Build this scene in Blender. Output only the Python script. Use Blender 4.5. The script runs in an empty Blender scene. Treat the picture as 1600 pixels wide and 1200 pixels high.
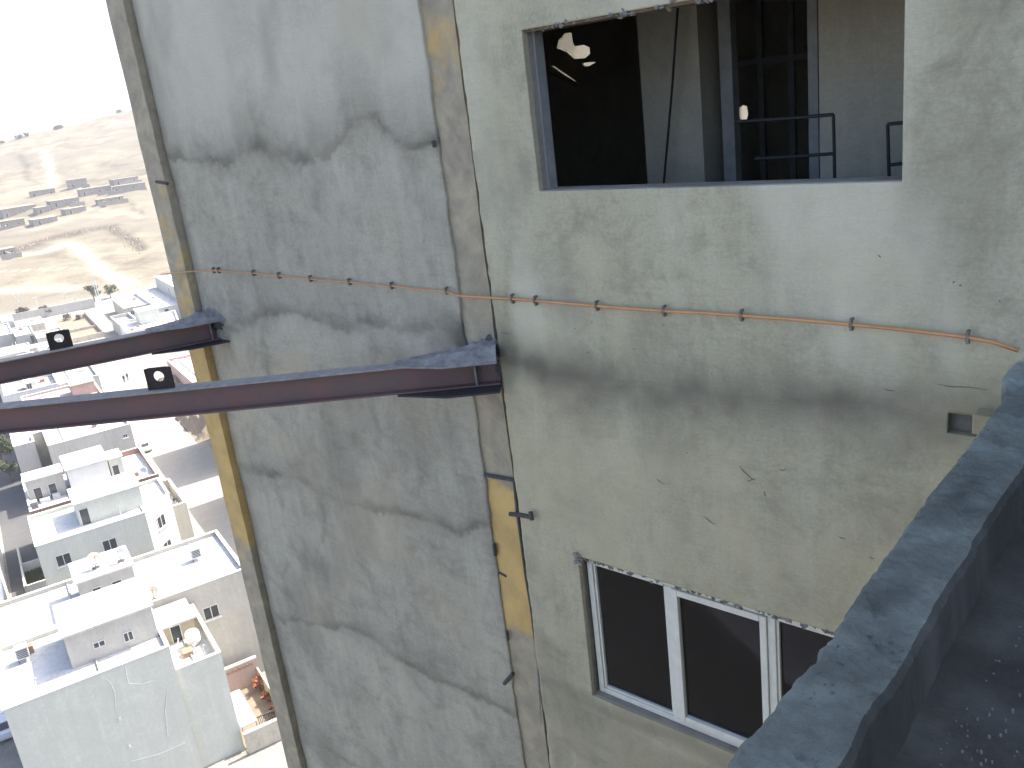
import bpy, bmesh, math, random
import numpy as np
from mathutils import Vector, Matrix

random.seed(7)
rng = np.random.RandomState(11)
scene = bpy.context.scene
COL = scene.collection
R = math.radians

# ------------------------------------------------------------------ camera
# World frame: X runs along the tower's facade (to the right), Y into the tower, Z up; the lens is the origin.
CAM_R = Vector((0.75485175, 0.64548639, -0.11638797))
CAM_U = Vector((-0.11736125, 0.30750943, 0.94427977))
CAM_F = Vector((-0.64531014, 0.69913179, -0.30787913))
cam_data = bpy.data.cameras.new('camera')
cam = bpy.data.objects.new('camera', cam_data)
COL.objects.link(cam)
cam.matrix_world = Matrix(((CAM_R.x, CAM_U.x, -CAM_F.x, 0), (CAM_R.y, CAM_U.y, -CAM_F.y, 0),
                           (CAM_R.z, CAM_U.z, -CAM_F.z, 0), (0, 0, 0, 1)))
cam_data.sensor_fit = 'HORIZONTAL'
cam_data.angle = 2 * math.atan(800 / 1402)
cam_data.clip_start = 0.05
cam_data.clip_end = 12000
scene.camera = cam

# ------------------------------------------------------------------ light
SUN_AZ, SUN_EL = 77.0, 50.0            # degrees from +X towards +Y; behind the tower
world = bpy.data.worlds.new('World')
scene.world = world
world.use_nodes = True
wn = world.node_tree.nodes
sky = wn.new('ShaderNodeTexSky')
sky.sky_type = 'NISHITA'
sky.sun_disc = False
sky.sun_elevation = R(SUN_EL)
sky.sun_rotation = R(90 - SUN_AZ)
sky.altitude = 1400
sky.dust_density = 8.0
sky.air_density = 0.7
sky.ozone_density = 0.6
wn['Background'].inputs['Strength'].default_value = 0.15
world.node_tree.links.new(sky.outputs['Color'], wn['Background'].inputs['Color'])

sun_data = bpy.data.lights.new('sun', 'SUN')
sun_data.energy = 3.0
sun_data.angle = R(0.53)
sun_data.color = (1.0, 0.95, 0.87)
sun = bpy.data.objects.new('sun', sun_data)
COL.objects.link(sun)
sd = Vector((math.cos(R(SUN_AZ)) * math.cos(R(SUN_EL)), math.sin(R(SUN_AZ)) * math.cos(R(SUN_EL)), math.sin(R(SUN_EL))))
sun.rotation_euler = sd.to_track_quat('Z', 'Y').to_euler()
sun.location = (0, 0, 30)

vs = scene.view_settings
vs.view_transform = 'Standard'
vs.look = 'None'
vs.exposure = 2.0
vs.gamma = 1.0
vs.use_curve_mapping = False

# ------------------------------------------------------------------ helpers
def tag(o, label=None, cat=None, group=None, kind=None):
    if label: o['label'] = label
    if cat: o['category'] = cat
    if group: o['group'] = group
    if kind: o['kind'] = kind
    return o

def empty(name, loc, rz=0.0):
    o = bpy.data.objects.new(name, None)
    COL.objects.link(o)
    o.location = loc
    o.rotation_euler = (0, 0, rz)
    o.empty_display_size = 0.2
    return o

def link_mesh(name, me, mat, parent=None):
    o = bpy.data.objects.new(name, me)
    COL.objects.link(o)
    if mat is not None:
        if len(me.materials) == 0: me.materials.append(mat)
    if parent is not None: o.parent = parent
    return o

class MB:
    def __init__(s): s.v = []; s.f = []
    def add(s, vs_, fs):
        n = len(s.v)
        s.v += [tuple(p) for p in vs_]
        s.f += [tuple(n + i for i in f) for f in fs]
        return s
    def box(s, x0, x1, y0, y1, z0, z1):
        return s.add([(x0, y0, z0), (x1, y0, z0), (x1, y1, z0), (x0, y1, z0), (x0, y0, z1), (x1, y0, z1), (x1, y1, z1), (x0, y1, z1)],
                     [(0, 3, 2, 1), (4, 5, 6, 7), (0, 1, 5, 4), (1, 2, 6, 5), (2, 3, 7, 6), (3, 0, 4, 7)])
    def prism(s, poly, z0, z1):
        n = len(poly)
        vs_ = [(x, y, z0) for x, y in poly] + [(x, y, z1) for x, y in poly]
        fs = [tuple(reversed(range(n))), tuple(range(n, 2 * n))]
        fs += [(i, (i + 1) % n, n + (i + 1) % n, n + i) for i in range(n)]
        return s.add(vs_, fs)
    def obox(s, c, ax, ay, az, hx, hy, hz):
        c = Vector(c); ax = Vector(ax); ay = Vector(ay); az = Vector(az)
        vs_ = [c + ax * (sx * hx) + ay * (sy * hy) + az * (sz * hz) for sz in (-1, 1) for sx, sy in ((-1, -1), (1, -1), (1, 1), (-1, 1))]
        return s.add(vs_, [(0, 3, 2, 1), (4, 5, 6, 7), (0, 1, 5, 4), (1, 2, 6, 5), (2, 3, 7, 6), (3, 0, 4, 7)])
    def tube(s, pts, r, n=8, cap=True):
        pts = [Vector(p) for p in pts]
        rs = r if isinstance(r, (list, tuple)) else [r] * len(pts)
        ring = []
        prev = None
        for i, p in enumerate(pts):
            d = (pts[min(i + 1, len(pts) - 1)] - pts[max(i - 1, 0)])
            d = d.normalized() if d.length > 1e-9 else Vector((0, 0, 1))
            up = prev if prev is not None else (Vector((0, 0, 1)) if abs(d.z) < 0.9 else Vector((1, 0, 0)))
            a = (up - d * up.dot(d)).normalized()
            b = d.cross(a); prev = a
            ring.append([p + (a * math.cos(2 * math.pi * k / n) + b * math.sin(2 * math.pi * k / n)) * rs[i] for k in range(n)])
        vs_ = [q for rg in ring for q in rg]
        fs = []
        for i in range(len(pts) - 1):
            for k in range(n):
                fs.append((i * n + k, i * n + (k + 1) % n, (i + 1) * n + (k + 1) % n, (i + 1) * n + k))
        if cap:
            fs.append(tuple(reversed(range(n))))
            fs.append(tuple(range((len(pts) - 1) * n, len(pts) * n)))
        return s.add(vs_, fs)
    def lathe(s, prof, n=16, c=(0, 0, 0), mtx=None):
        vs_ = []
        for r_, z in prof:
            for k in range(n):
                p = Vector((r_ * math.cos(2 * math.pi * k / n), r_ * math.sin(2 * math.pi * k / n), z))
                if mtx is not None: p = mtx @ p
                vs_.append(p + Vector(c))
        fs = []
        for i in range(len(prof) - 1):
            for k in range(n):
                fs.append((i * n + k, i * n + (k + 1) % n, (i + 1) * n + (k + 1) % n, (i + 1) * n + k))
        fs.append(tuple(reversed(range(n)))); fs.append(tuple(range((len(prof) - 1) * n, len(prof) * n)))
        return s.add(vs_, fs)
    def mesh(s, name, smooth=False):
        me = bpy.data.meshes.new(name)
        me.from_pydata(s.v, [], s.f)
        me.update()
        if smooth:
            me.polygons.foreach_set('use_smooth', [True] * len(me.polygons))
        return me
    def build(s, name, mat, parent=None, smooth=False, bevel=0):
        o = link_mesh(name, s.mesh(name, smooth), mat, parent)
        if bevel:
            m = o.modifiers.new('bevel', 'BEVEL'); m.width = bevel; m.segments = 2; m.limit_method = 'ANGLE'
        return o

# ---- value noise (for relief and wear)
_LAT = rng.rand(256, 256)
def vnoise(x, y):
    xi = np.floor(x).astype(int); yi = np.floor(y).astype(int)
    fx = x - xi; fy = y - yi
    fx = fx * fx * (3 - 2 * fx); fy = fy * fy * (3 - 2 * fy)
    a = _LAT[xi % 256, yi % 256]; b = _LAT[(xi + 1) % 256, yi % 256]
    c = _LAT[xi % 256, (yi + 1) % 256]; d = _LAT[(xi + 1) % 256, (yi + 1) % 256]
    return (a * (1 - fx) + b * fx) * (1 - fy) + (c * (1 - fx) + d * fx) * fy
def fbm(x, y, o=4):
    s = np.zeros_like(x, dtype=float); a = 0.5
    for i in range(o):
        s += a * vnoise(x + 17.3 * i, y + 5.1 * i); x = x * 2.03; y = y * 2.03; a *= 0.5
    return s / (1 - 0.5 ** o)
def smooth(a, b, x):
    t = np.clip((x - a) / (b - a), 0, 1); return t * t * (3 - 2 * t)
def seg_dist(X, Z, pts):
    d = np.full(X.shape, 1e9)
    for (x0, z0), (x1, z1) in zip(pts[:-1], pts[1:]):
        L2 = (x1 - x0) ** 2 + (z1 - z0) ** 2 + 1e-12
        t = np.clip(((X - x0) * (x1 - x0) + (Z - z0) * (z1 - z0)) / L2, 0, 1)
        d = np.minimum(d, np.hypot(X - x0 - t * (x1 - x0), Z - z0 - t * (z1 - z0)))
    return d

# ---- surveying: a sight line from the lens, met with a plane of the place
def sight(px, py):
    return CAM_F + CAM_R * ((px - 800) / 1402) - CAM_U * ((py - 600) / 1402)
def on_y(px, py, y):
    r = sight(px, py); return r * (y / r.y)
def wxz(pts, y=4.0):
    return [(on_y(a, b, y).x, on_y(a, b, y).z) for a, b in pts]

# ------------------------------------------------------------------ materials
def new_mat(name):
    m = bpy.data.materials.new(name); m.use_nodes = True
    nt = m.node_tree
    return m, nt, nt.nodes['Principled BSDF']
def nd(nt, t, **kw):
    n = nt.nodes.new(t)
    for k, v in kw.items(): setattr(n, k, v)
    return n
def noise(nt, vec, scale, detail=5, rough=0.6, dist=0.0):
    n = nd(nt, 'ShaderNodeTexNoise')
    n.inputs['Scale'].default_value = scale; n.inputs['Detail'].default_value = detail
    n.inputs['Roughness'].default_value = rough; n.inputs['Distortion'].default_value = dist
    nt.links.new(vec, n.inputs['Vector'])
    return n.outputs['Fac']
def ramp(nt, fac, stops):
    n = nd(nt, 'ShaderNodeValToRGB')
    e = n.color_ramp.elements
    e[0].position = stops[0][0]; e[0].color = (*stops[0][1], 1)
    e[1].position = stops[-1][0]; e[1].color = (*stops[-1][1], 1)
    for p, c in stops[1:-1]:
        q = e.new(p); q.color = (*c, 1)
    nt.links.new(fac, n.inputs['Fac'])
    return n.outputs['Color']
def mixc(nt, fac, a, b, mode='MIX'):
    n = nd(nt, 'ShaderNodeMix', data_type='RGBA', blend_type=mode)
    for sock, val in ((n.inputs[0], fac), (n.inputs[6], a), (n.inputs[7], b)):
        if hasattr(val, 'links'): nt.links.new(val, sock)
        elif isinstance(val, (int, float)): sock.default_value = val
        else: sock.default_value = (*val, 1)
    return n.outputs[2]
def math_n(nt, op, a, b=None):
    n = nd(nt, 'ShaderNodeMath', operation=op); n.use_clamp = False
    for sock, val in ((n.inputs[0], a), (n.inputs[1], b)):
        if val is None: continue
        if hasattr(val, 'links'): nt.links.new(val, sock)
        else: sock.default_value = val
    return n.outputs[0]
def pos(nt): return nd(nt, 'ShaderNodeNewGeometry').outputs['Position']
def bump(nt, bsdf, h, strength, dist):
    b = nd(nt, 'ShaderNodeBump'); b.inputs['Strength'].default_value = strength; b.inputs['Distance'].default_value = dist
    nt.links.new(h, b.inputs['Height']); nt.links.new(b.outputs['Normal'], bsdf.inputs['Normal'])

def simple(name, c1, c2=None, scale=3.0, rough=0.85, metal=0.0, bmp=0.0, bscale=40.0, bdist=0.01, spec=0.3):
    m, nt, b = new_mat(name)
    b.inputs['Roughness'].default_value = rough; b.inputs['Metallic'].default_value = metal
    b.inputs['Specular IOR Level'].default_value = spec
    p = pos(nt)
    if c2 is None: c2 = tuple(x * 0.8 for x in c1)
    n1 = noise(nt, p, scale, 6, 0.65)
    c = ramp(nt, n1, [(0.3, c2), (0.7, c1)])
    nt.links.new(c, b.inputs['Base Color'])
    if bmp: bump(nt, b, noise(nt, p, bscale, 4), bmp, bdist)
    return m

def plaster_mat(name, c_lo, c_hi, c_dark, c_pale, c_warm, bs=0.5, bd=0.011):
    m, nt, b = new_mat(name)
    b.inputs['Roughness'].default_value = 0.93; b.inputs['Specular IOR Level'].default_value = 0.15
    p = pos(nt)
    mp = nd(nt, 'ShaderNodeMapping'); mp.inputs['Scale'].default_value = (1, 1, 0.55); nt.links.new(p, mp.inputs['Vector'])
    n1 = noise(nt, mp.outputs['Vector'], 1.7, 8, 0.62, 0.4)
    c = ramp(nt, n1, [(0.30, c_lo), (0.72, c_hi)])
    n2 = noise(nt, p, 9.0, 8, 0.7, 0.3)
    c = mixc(nt, math_n(nt, 'MULTIPLY', ramp(nt, n2, [(0.52, (0, 0, 0)), (0.75, (1, 1, 1))]), 0.28), c, c_dark)
    n3 = noise(nt, p, 55.0, 4, 0.7)
    c = mixc(nt, 0.22, c, ramp(nt, n3, [(0.35, (0.08, 0.08, 0.08)), (0.7, (0.5, 0.5, 0.48))]), 'OVERLAY')
    mp3 = nd(nt, 'ShaderNodeMapping'); mp3.inputs['Scale'].default_value = (1, 1, 0.12); nt.links.new(p, mp3.inputs['Vector'])
    n4 = noise(nt, mp3.outputs['Vector'], 5.5, 6, 0.65, 0.8)
    c = mixc(nt, math_n(nt, 'MULTIPLY', ramp(nt, n4, [(0.45, (0, 0, 0)), (0.75, (1, 1, 1))]), 0.3), c, c_pale)
    mp4 = nd(nt, 'ShaderNodeMapping'); mp4.inputs['Scale'].default_value = (1, 1, 7); mp4.inputs['Rotation'].default_value = (0, R(-8), 0); nt.links.new(p, mp4.inputs['Vector'])
    n6 = noise(nt, mp4.outputs['Vector'], 4.0, 8, 0.75, 1.2)
    c = mixc(nt, math_n(nt, 'MULTIPLY', ramp(nt, n6, [(0.5, (0, 0, 0)), (0.72, (1, 1, 1))]), 0.22), c, c_dark)
    n5 = noise(nt, p, 3.3, 9, 0.72, 0.6)
    c = mixc(nt, math_n(nt, 'MULTIPLY', ramp(nt, n5, [(0.48, (0, 0, 0)), (0.68, (1, 1, 1))]), 0.42), c, c_dark)
    at = nd(nt, 'ShaderNodeAttribute', attribute_name='stain')
    sp = nd(nt, 'ShaderNodeSeparateColor'); nt.links.new(at.outputs['Color'], sp.inputs['Color'])
    c = mixc(nt, sp.outputs[1], c, c_pale)
    c = mixc(nt, sp.outputs[2], c, c_warm)
    c = mixc(nt, sp.outputs[0], c, c_dark)
    nt.links.new(c, b.inputs['Base Color'])
    h1 = noise(nt, p, 42, 8, 0.75); h2 = noise(nt, p, 190, 3, 0.7)
    mp2 = nd(nt, 'ShaderNodeMapping'); mp2.inputs['Scale'].default_value = (1, 1, 5); mp2.inputs['Rotation'].default_value = (0, R(18), 0)
    nt.links.new(p, mp2.inputs['Vector'])
    h3 = noise(nt, mp2.outputs['Vector'], 10, 4, 0.6)
    h = math_n(nt, 'ADD', math_n(nt, 'ADD', h1, math_n(nt, 'MULTIPLY', h2, 0.5)), math_n(nt, 'MULTIPLY', h3, 0.5))
    bump(nt, b, h, bs, bd)
    return m

M = {}
M['plaster_l'] = plaster_mat('plaster_left', (0.375, 0.345, 0.263), (0.482, 0.446, 0.342), (0.146, 0.132, 0.102), (0.582, 0.548, 0.425), (0.470, 0.415, 0.280))
M['plaster_r'] = plaster_mat('plaster_right', (0.417, 0.379, 0.257), (0.530, 0.486, 0.335), (0.169, 0.152, 0.108), (0.627, 0.589, 0.441), (0.530, 0.466, 0.291))
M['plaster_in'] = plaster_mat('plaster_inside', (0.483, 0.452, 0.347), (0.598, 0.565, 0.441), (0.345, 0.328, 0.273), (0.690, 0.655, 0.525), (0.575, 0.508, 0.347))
M['floor_in'] = simple('inside_floor', (0.3, 0.29, 0.26), (0.2, 0.195, 0.18), 2, 0.95)
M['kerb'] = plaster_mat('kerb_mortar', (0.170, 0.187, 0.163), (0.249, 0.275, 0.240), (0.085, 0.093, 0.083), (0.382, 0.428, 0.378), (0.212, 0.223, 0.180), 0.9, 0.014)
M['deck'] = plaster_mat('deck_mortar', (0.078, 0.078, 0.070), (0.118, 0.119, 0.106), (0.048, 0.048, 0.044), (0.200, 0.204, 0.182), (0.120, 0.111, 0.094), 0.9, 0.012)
M['concrete'] = simple('concrete', (0.36, 0.33, 0.265), (0.25, 0.23, 0.19), 1.2, 0.9, bmp=0.4, bscale=30)
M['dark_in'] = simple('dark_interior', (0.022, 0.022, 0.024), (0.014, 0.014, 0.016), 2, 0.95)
M['white_frame'] = simple('white_window_frame', (0.72, 0.69, 0.58), (0.6, 0.58, 0.5), 14, 0.45)
M['post'] = simple('grey_door_frame', (0.3, 0.3, 0.28), (0.2, 0.2, 0.19), 8, 0.6)
M['reveal'] = simple('reveal_mortar', (0.33, 0.3, 0.245), (0.2, 0.18, 0.15), 6, 0.95, bmp=0.5, bscale=45, bdist=0.015)
M['lintel'] = simple('rusty_lintel', (0.2, 0.14, 0.085), (0.1, 0.075, 0.055), 10, 0.9, bmp=0.5, bscale=50)
M['mortar'] = simple('loose_mortar', (0.3, 0.29, 0.26), (0.15, 0.14, 0.13), 25, 0.95, bmp=0.6, bscale=60, bdist=0.02)
M['mortar_blue'] = simple('dusty_mortar', (0.33, 0.315, 0.29), (0.16, 0.15, 0.14), 12, 0.95, bmp=0.6, bscale=70, bdist=0.012)
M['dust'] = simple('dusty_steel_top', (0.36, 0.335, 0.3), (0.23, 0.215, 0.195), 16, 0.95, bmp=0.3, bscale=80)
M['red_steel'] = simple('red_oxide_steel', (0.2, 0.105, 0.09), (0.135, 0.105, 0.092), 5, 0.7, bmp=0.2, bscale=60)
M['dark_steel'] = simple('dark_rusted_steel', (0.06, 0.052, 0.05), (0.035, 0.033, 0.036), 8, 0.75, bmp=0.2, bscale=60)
M['rust_plate'] = simple('rust_plate', (0.055, 0.04, 0.032), (0.025, 0.022, 0.02), 12, 0.8, bmp=0.2, bscale=90)
M['rebar'] = simple('rebar', (0.1, 0.088, 0.078), (0.055, 0.05, 0.046), 20, 0.8)
M['copper'] = simple('copper_pipe', (0.58, 0.3, 0.14), (0.44, 0.22, 0.1), 9, 0.45, metal=0.5)
M['clip'] = simple('clip_steel', (0.26, 0.215, 0.17), (0.14, 0.115, 0.095), 30, 0.6, metal=0.4)
M['timber'] = simple('timber', (0.38, 0.33, 0.2), (0.28, 0.24, 0.15), 12, 0.9)
M['chip'] = simple('pale_chips', (0.32, 0.31, 0.29), (0.18, 0.18, 0.17), 30, 0.9)
M['wire'] = simple('black_wire', (0.03, 0.03, 0.03), None, 5, 0.7)

def column_mat(name, bands):
    m, nt, b = new_mat(name)
    b.inputs['Roughness'].default_value = 0.75; b.inputs['Specular IOR Level'].default_value = 0.25
    p = pos(nt)
    paint = ramp(nt, noise(nt, p, 5, 5), [(0.3, (0.46, 0.31, 0.115)), (0.7, (0.62, 0.42, 0.15))])
    smear = ramp(nt, noise(nt, p, 6, 7, 0.65, 0.5), [(0.28, (0.24, 0.21, 0.155)), (0.55, (0.36, 0.31, 0.215)), (0.75, (0.47, 0.39, 0.25))])
    sx = nd(nt, 'ShaderNodeSeparateXYZ'); nt.links.new(p, sx.inputs['Vector'])
    mr = nd(nt, 'ShaderNodeMapRange'); mr.inputs['From Min'].default_value = -8; mr.inputs['From Max'].default_value = 2
    nt.links.new(sx.outputs['Z'], mr.inputs['Value'])
    band = ramp(nt, mr.outputs['Result'], [((z + 8) / 10, (v, v, v)) for z, v in bands])
    nn = math_n(nt, 'ADD', band, math_n(nt, 'MULTIPLY', math_n(nt, 'SUBTRACT', noise(nt, p, 4.5, 6, 0.6), 0.5), 1.5))
    fac = ramp(nt, nn, [(0.33, (0, 0, 0)), (0.7, (0.95, 0.95, 0.95))])
    c = mixc(nt, fac, smear, paint)
    nt.links.new(c, b.inputs['Base Color'])
    bump(nt, b, noise(nt, p, 30, 5), 0.4, 0.01)
    return m
M['col_mid'] = column_mat('middle_column_paint', [(-8, 0.05), (-4.0, 0.1), (-3.55, 0.75), (-3.3, 1), (-2.62, 1), (-2.5, 0.15), (-0.4, 0.1), (0.0, 0.25), (0.3, 0.4), (2, 0.42)])
M['col_out'] = column_mat('corner_column_paint', [(-8, 0.05), (-4.2, 0.1), (-3.7, 0.75), (-3.4, 0.95), (-1.9, 0.75), (-1.5, 0.4), (-0.5, 0.3), (0.3, 0.12), (2, 0.0)])

def glass_mat(name, tint=(0.6, 0.65, 0.65)):
    m, nt, b = new_mat(name)
    out = nt.nodes['Material Output']
    t = nd(nt, 'ShaderNodeBsdfTransparent'); t.inputs['Color'].default_value = (*tint, 1)
    g = nd(nt, 'ShaderNodeBsdfGlossy'); g.inputs['Roughness'].default_value = 0.03
    fr = nd(nt, 'ShaderNodeFresnel'); fr.inputs['IOR'].default_value = 1.45
    mx = nd(nt, 'ShaderNodeMixShader')
    nt.links.new(fr.outputs[0], mx.inputs[0]); nt.links.new(t.outputs[0], mx.inputs[1]); nt.links.new(g.outputs[0], mx.inputs[2])
    nt.links.new(mx.outputs[0], out.inputs['Surface'])
    nt.nodes.remove(b)
    return m
M['glass'] = glass_mat('window_glass', (0.35, 0.36, 0.4))
M['dark_glass'] = simple('dark_far_glass', (0.05, 0.055, 0.06), (0.03, 0.03, 0.035), 2, 0.15, spec=0.5)

# ------------------------------------------------------------------ relief sheet (a plastered wall as a fine grid)
def relief_sheet(name, xs, zs, y0, mat, parent, stain_fn, relief_fn, holes=(), edge=0.0, depth=0.12):
    """front skin of a plastered wall facing -Y, with ragged holes, returned back by `depth` along its outline."""
    X, Z = np.meshgrid(xs, zs)
    nx, nz = len(xs), len(zs)
    Yd = y0 + relief_fn(X, Z)
    Xd = X.copy(); Zd = Z.copy()
    if edge:
        for j in (0, nx - 1):
            Xd[:, j] += (fbm(zs * 9 + j, zs * 0 + 3.3, 4) - 0.5) * edge
    keep = np.ones((nz - 1, nx - 1), bool)
    xc = (xs[:-1] + xs[1:]) / 2; zc = (zs[:-1] + zs[1:]) / 2
    for (hx0, hx1, hz0, hz1) in holes:
        keep &= ~(((xc > hx0) & (xc < hx1))[None, :] & ((zc > hz0) & (zc < hz1))[:, None])
    idx = np.arange(nx * nz).reshape(nz, nx)
    q = np.stack([idx[:-1, :-1], idx[:-1, 1:], idx[1:, 1:], idx[1:, :-1]], -1)[keep]
    verts = np.stack([Xd, Yd, Zd], -1).reshape(-1, 3)
    # rim: outline edges extruded backwards
    from collections import Counter
    ed = np.concatenate([q[:, [0, 1]], q[:, [1, 2]], q[:, [2, 3]], q[:, [3, 0]]])
    key = np.sort(ed, 1); kk = key[:, 0].astype(np.int64) * (nx * nz) + key[:, 1]
    u, first, cnt = np.unique(kk, return_index=True, return_counts=True)
    be = ed[first[cnt == 1]]
    bv = np.unique(be); remap = {int(v): nx * nz + i for i, v in enumerate(bv)}
    back = verts[bv].copy(); back[:, 1] = y0 + depth
    rim = [(int(b), int(a), remap[int(a)], remap[int(b)]) for a, b in be]
    allv = np.concatenate([verts, back])
    faces = q.tolist() + rim
    used = np.zeros(len(allv), bool)
    for fcs in (q.reshape(-1), np.array(rim).reshape(-1)): used[fcs] = True
    new = np.cumsum(used) - 1
    me = bpy.data.meshes.new(name)
    me.from_pydata(allv[used].tolist(), [], [[int(new[i]) for i in f] for f in faces])
    st = stain_fn(X, Z).reshape(-1, 3)
    st = np.concatenate([st, st[bv]])[used]
    at = me.attributes.new('stain', 'FLOAT_COLOR', 'POINT')
    at.data.foreach_set('color', np.concatenate([np.clip(st, 0, 1), np.ones((len(st), 1))], 1).astype(np.float32).reshape(-1))
    sm = [True] * len(q) + [False] * len(rim)
    me.polygons.foreach_set('use_smooth', sm)
    me.update()
    return link_mesh(name, me, mat, parent)

def lines(a, b, step, extra=()):
    base = list(np.arange(a, b + step / 2, step))
    out = sorted(set([round(x, 4) for x in base] + [round(e, 4) for e in extra]))
    res = [out[0]]
    for x in out[1:]:
        if x - res[-1] > step * 0.25 or x in [round(e, 4) for e in extra]: res.append(x)
    return np.array(res)

# ================================================================== TOWER
Z0 = -50.0                         # town ground below the lens
tower = tag(empty('tower_block', (-3.0, 8.0, Z0)), 'unfinished grey tower block of rough cement render with two steel columns', 'building')
def T(mb_or_name): return mb_or_name
tower_inv = Vector((3.0, -8.0, 50.0))
class TB(MB):
    """collects shapes in world coordinates for a part of a thing that stands at `at`"""
    def __init__(s, at=None): super().__init__(); s.off = Vector(at) if at is not None else None
    def build(s, name, mat, parent=None, **k):
        if parent is not None:
            o = Vector((0, 0, 0)); q = parent
            while q is not None: o += q.location; q = q.parent
            s.v = [tuple(Vector(p) - o) for p in s.v]
        return super().build(name, mat, parent, **k)
def to_parent(o, parent):
    """o was built in world coordinates: keep it there under parent"""
    off = Vector((0, 0, 0)); q = parent
    while q is not None: off += q.location; q = q.parent
    o.parent = parent; o.location = -off
    return o

YL, YR = 4.03, 4.0                 # faces of the left bay and of the right wall
UW = (-3.30, -1.31, -0.555, 0.305) # upper opening x0 x1 z0 z1
LW = (-3.30, -1.30, -3.97, -2.895) # lower window opening

laps = [wxz([(250, 236), (292, 252), (352, 256), (384, 240), (408, 228), (436, 248), (464, 254), (504, 244), (536, 216), (556, 184), (584, 180), (604, 204), (632, 228), (690, 222)], YL),
        wxz([(318, 514), (340, 515), (366, 512), (398, 497), (437, 484), (470, 492), (515, 507), (541, 514), (580, 502), (619, 514), (665, 509), (730, 527)], YL),
        wxz([(375, 728), (389, 733), (437, 740), (480, 752), (499, 775), (541, 785), (567, 796), (616, 801), (658, 811), (691, 824), (720, 834), (746, 817), (775, 812)], YL),
        wxz([(432, 968), (480, 972), (540, 980), (580, 995), (610, 1018), (650, 1045), (690, 1066), (740, 1085), (780, 1105), (820, 1122)], YL),
        wxz([(475, 1160), (510, 1172), (560, 1200), (640, 1240), (830, 1330)], YL)]
veins = [wxz([(352, 256), (372, 276)], YL), wxz([(410, 502), (416, 545), (421, 585)], YL), wxz([(499, 775), (505, 815), (506, 850)], YL),
         wxz([(345, 465), (350, 470)], YL), wxz([(436, 248), (452, 275)], YL), wxz([(690, 1070), (685, 1110)], YL)]

def left_relief(X, Z):
    y = (fbm(X * 1.1, Z * 1.1, 3) - 0.5) * 0.022 + (fbm(X * 6, Z * 6, 5) - 0.5) * 0.007
    for L in laps:
        lx = [p[0] for p in L]; lz = [p[1] for p in L]
        o = np.argsort(lx); zl = np.interp(X, np.array(lx)[o], np.array(lz)[o]) + (fbm(X * 14, X * 0 + 2, 3) - 0.5) * 0.05
        t = (Z - zl)
        y += -0.006 * np.where(t > 0, np.exp(-t / 0.25), 0) * smooth(0, 0.02, t)
    # rough outline rolls back to the columns
    return y
def left_stain_light(X, Z):
    wx = X + (fbm(X * 7, Z * 7, 4) - 0.5) * 0.12 + (fbm(X * 28, Z * 28, 2) - 0.5) * 0.05; wz = Z + (fbm(X * 7 + 40, Z * 7, 4) - 0.5) * 0.12 + (fbm(X * 28 + 9, Z * 28, 2) - 0.5) * 0.05
    r = np.zeros_like(X); g = np.zeros_like(X)
    patch = fbm(X * 5 + 9, Z * 5, 4)
    for i, L in enumerate(laps):
        d = seg_dist(wx, wz, L)
        lx = np.array([p[0] for p in L]); lz = np.array([p[1] for p in L]); o = np.argsort(lx)
        below = np.interp(wx, lx[o], lz[o]) - wz
        wdt = np.where(below > 0, 0.032, 0.085) * (0.35 + 1.3 * fbm(X * 3.3 + 4, Z * 3.3, 3))
        k = (0.72, 0.6, 0.62, 0.6, 0.5)[i]
        r = np.maximum(r, k * np.exp(-(d / wdt) ** 1.6) * (0.15 + 1.35 * fbm(X * 4 + 2, Z * 4, 3)))
        r = np.maximum(r, 0.33 * k * np.exp(-(d / (wdt * 3.2)) ** 2) * (0.4 + 1.2 * patch))
        g = np.maximum(g, 0.30 * np.exp(-(np.clip(below, 0, 9) / 0.5)) * (below > 0.02) * smooth(0.4, 0.7, fbm(X * 2.2, Z * 1.4 + 5, 4)))
    for L in veins:
        r = np.maximum(r, 0.3 * np.exp(-(seg_dist(wx, wz, L) / 0.045) ** 2))
    # dark smear round the beam seat
    s = on_y(745, 530, YL); r = np.maximum(r, 1.0 * np.exp(-(((wx - s.x) / 0.34) ** 2 + ((wz - s.z) / 0.13) ** 2)) * (0.6 + patch))
    # darker margin along the edge at the corner column
    r = np.maximum(r, 0.5 * smooth(0.16, 0.0, X + 7.36 + 0.1 * (patch - 0.5)))
    L0 = laps[0]; z0_ = np.interp(X, [p[0] for p in L0], [p[1] for p in L0])
    g = np.maximum(g, 0.68 * smooth(-0.1, 0.6, Z - z0_) * (0.5 + 0.8 * fbm(X * 2 + 1, Z * 1.2, 4)))  # light gradient put into the colour: paler above the top lap
    b = 0.4 * smooth(0.55, 0.8, fbm(X * 1.3 + 3, Z * 1.3, 3))
    r = np.maximum(r, 0.32 * smooth(0.5, 0.75, fbm(X * 1.6 + 70, Z * 0.9 + 3, 4)))
    return np.stack([r, g, b], -1)

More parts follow.
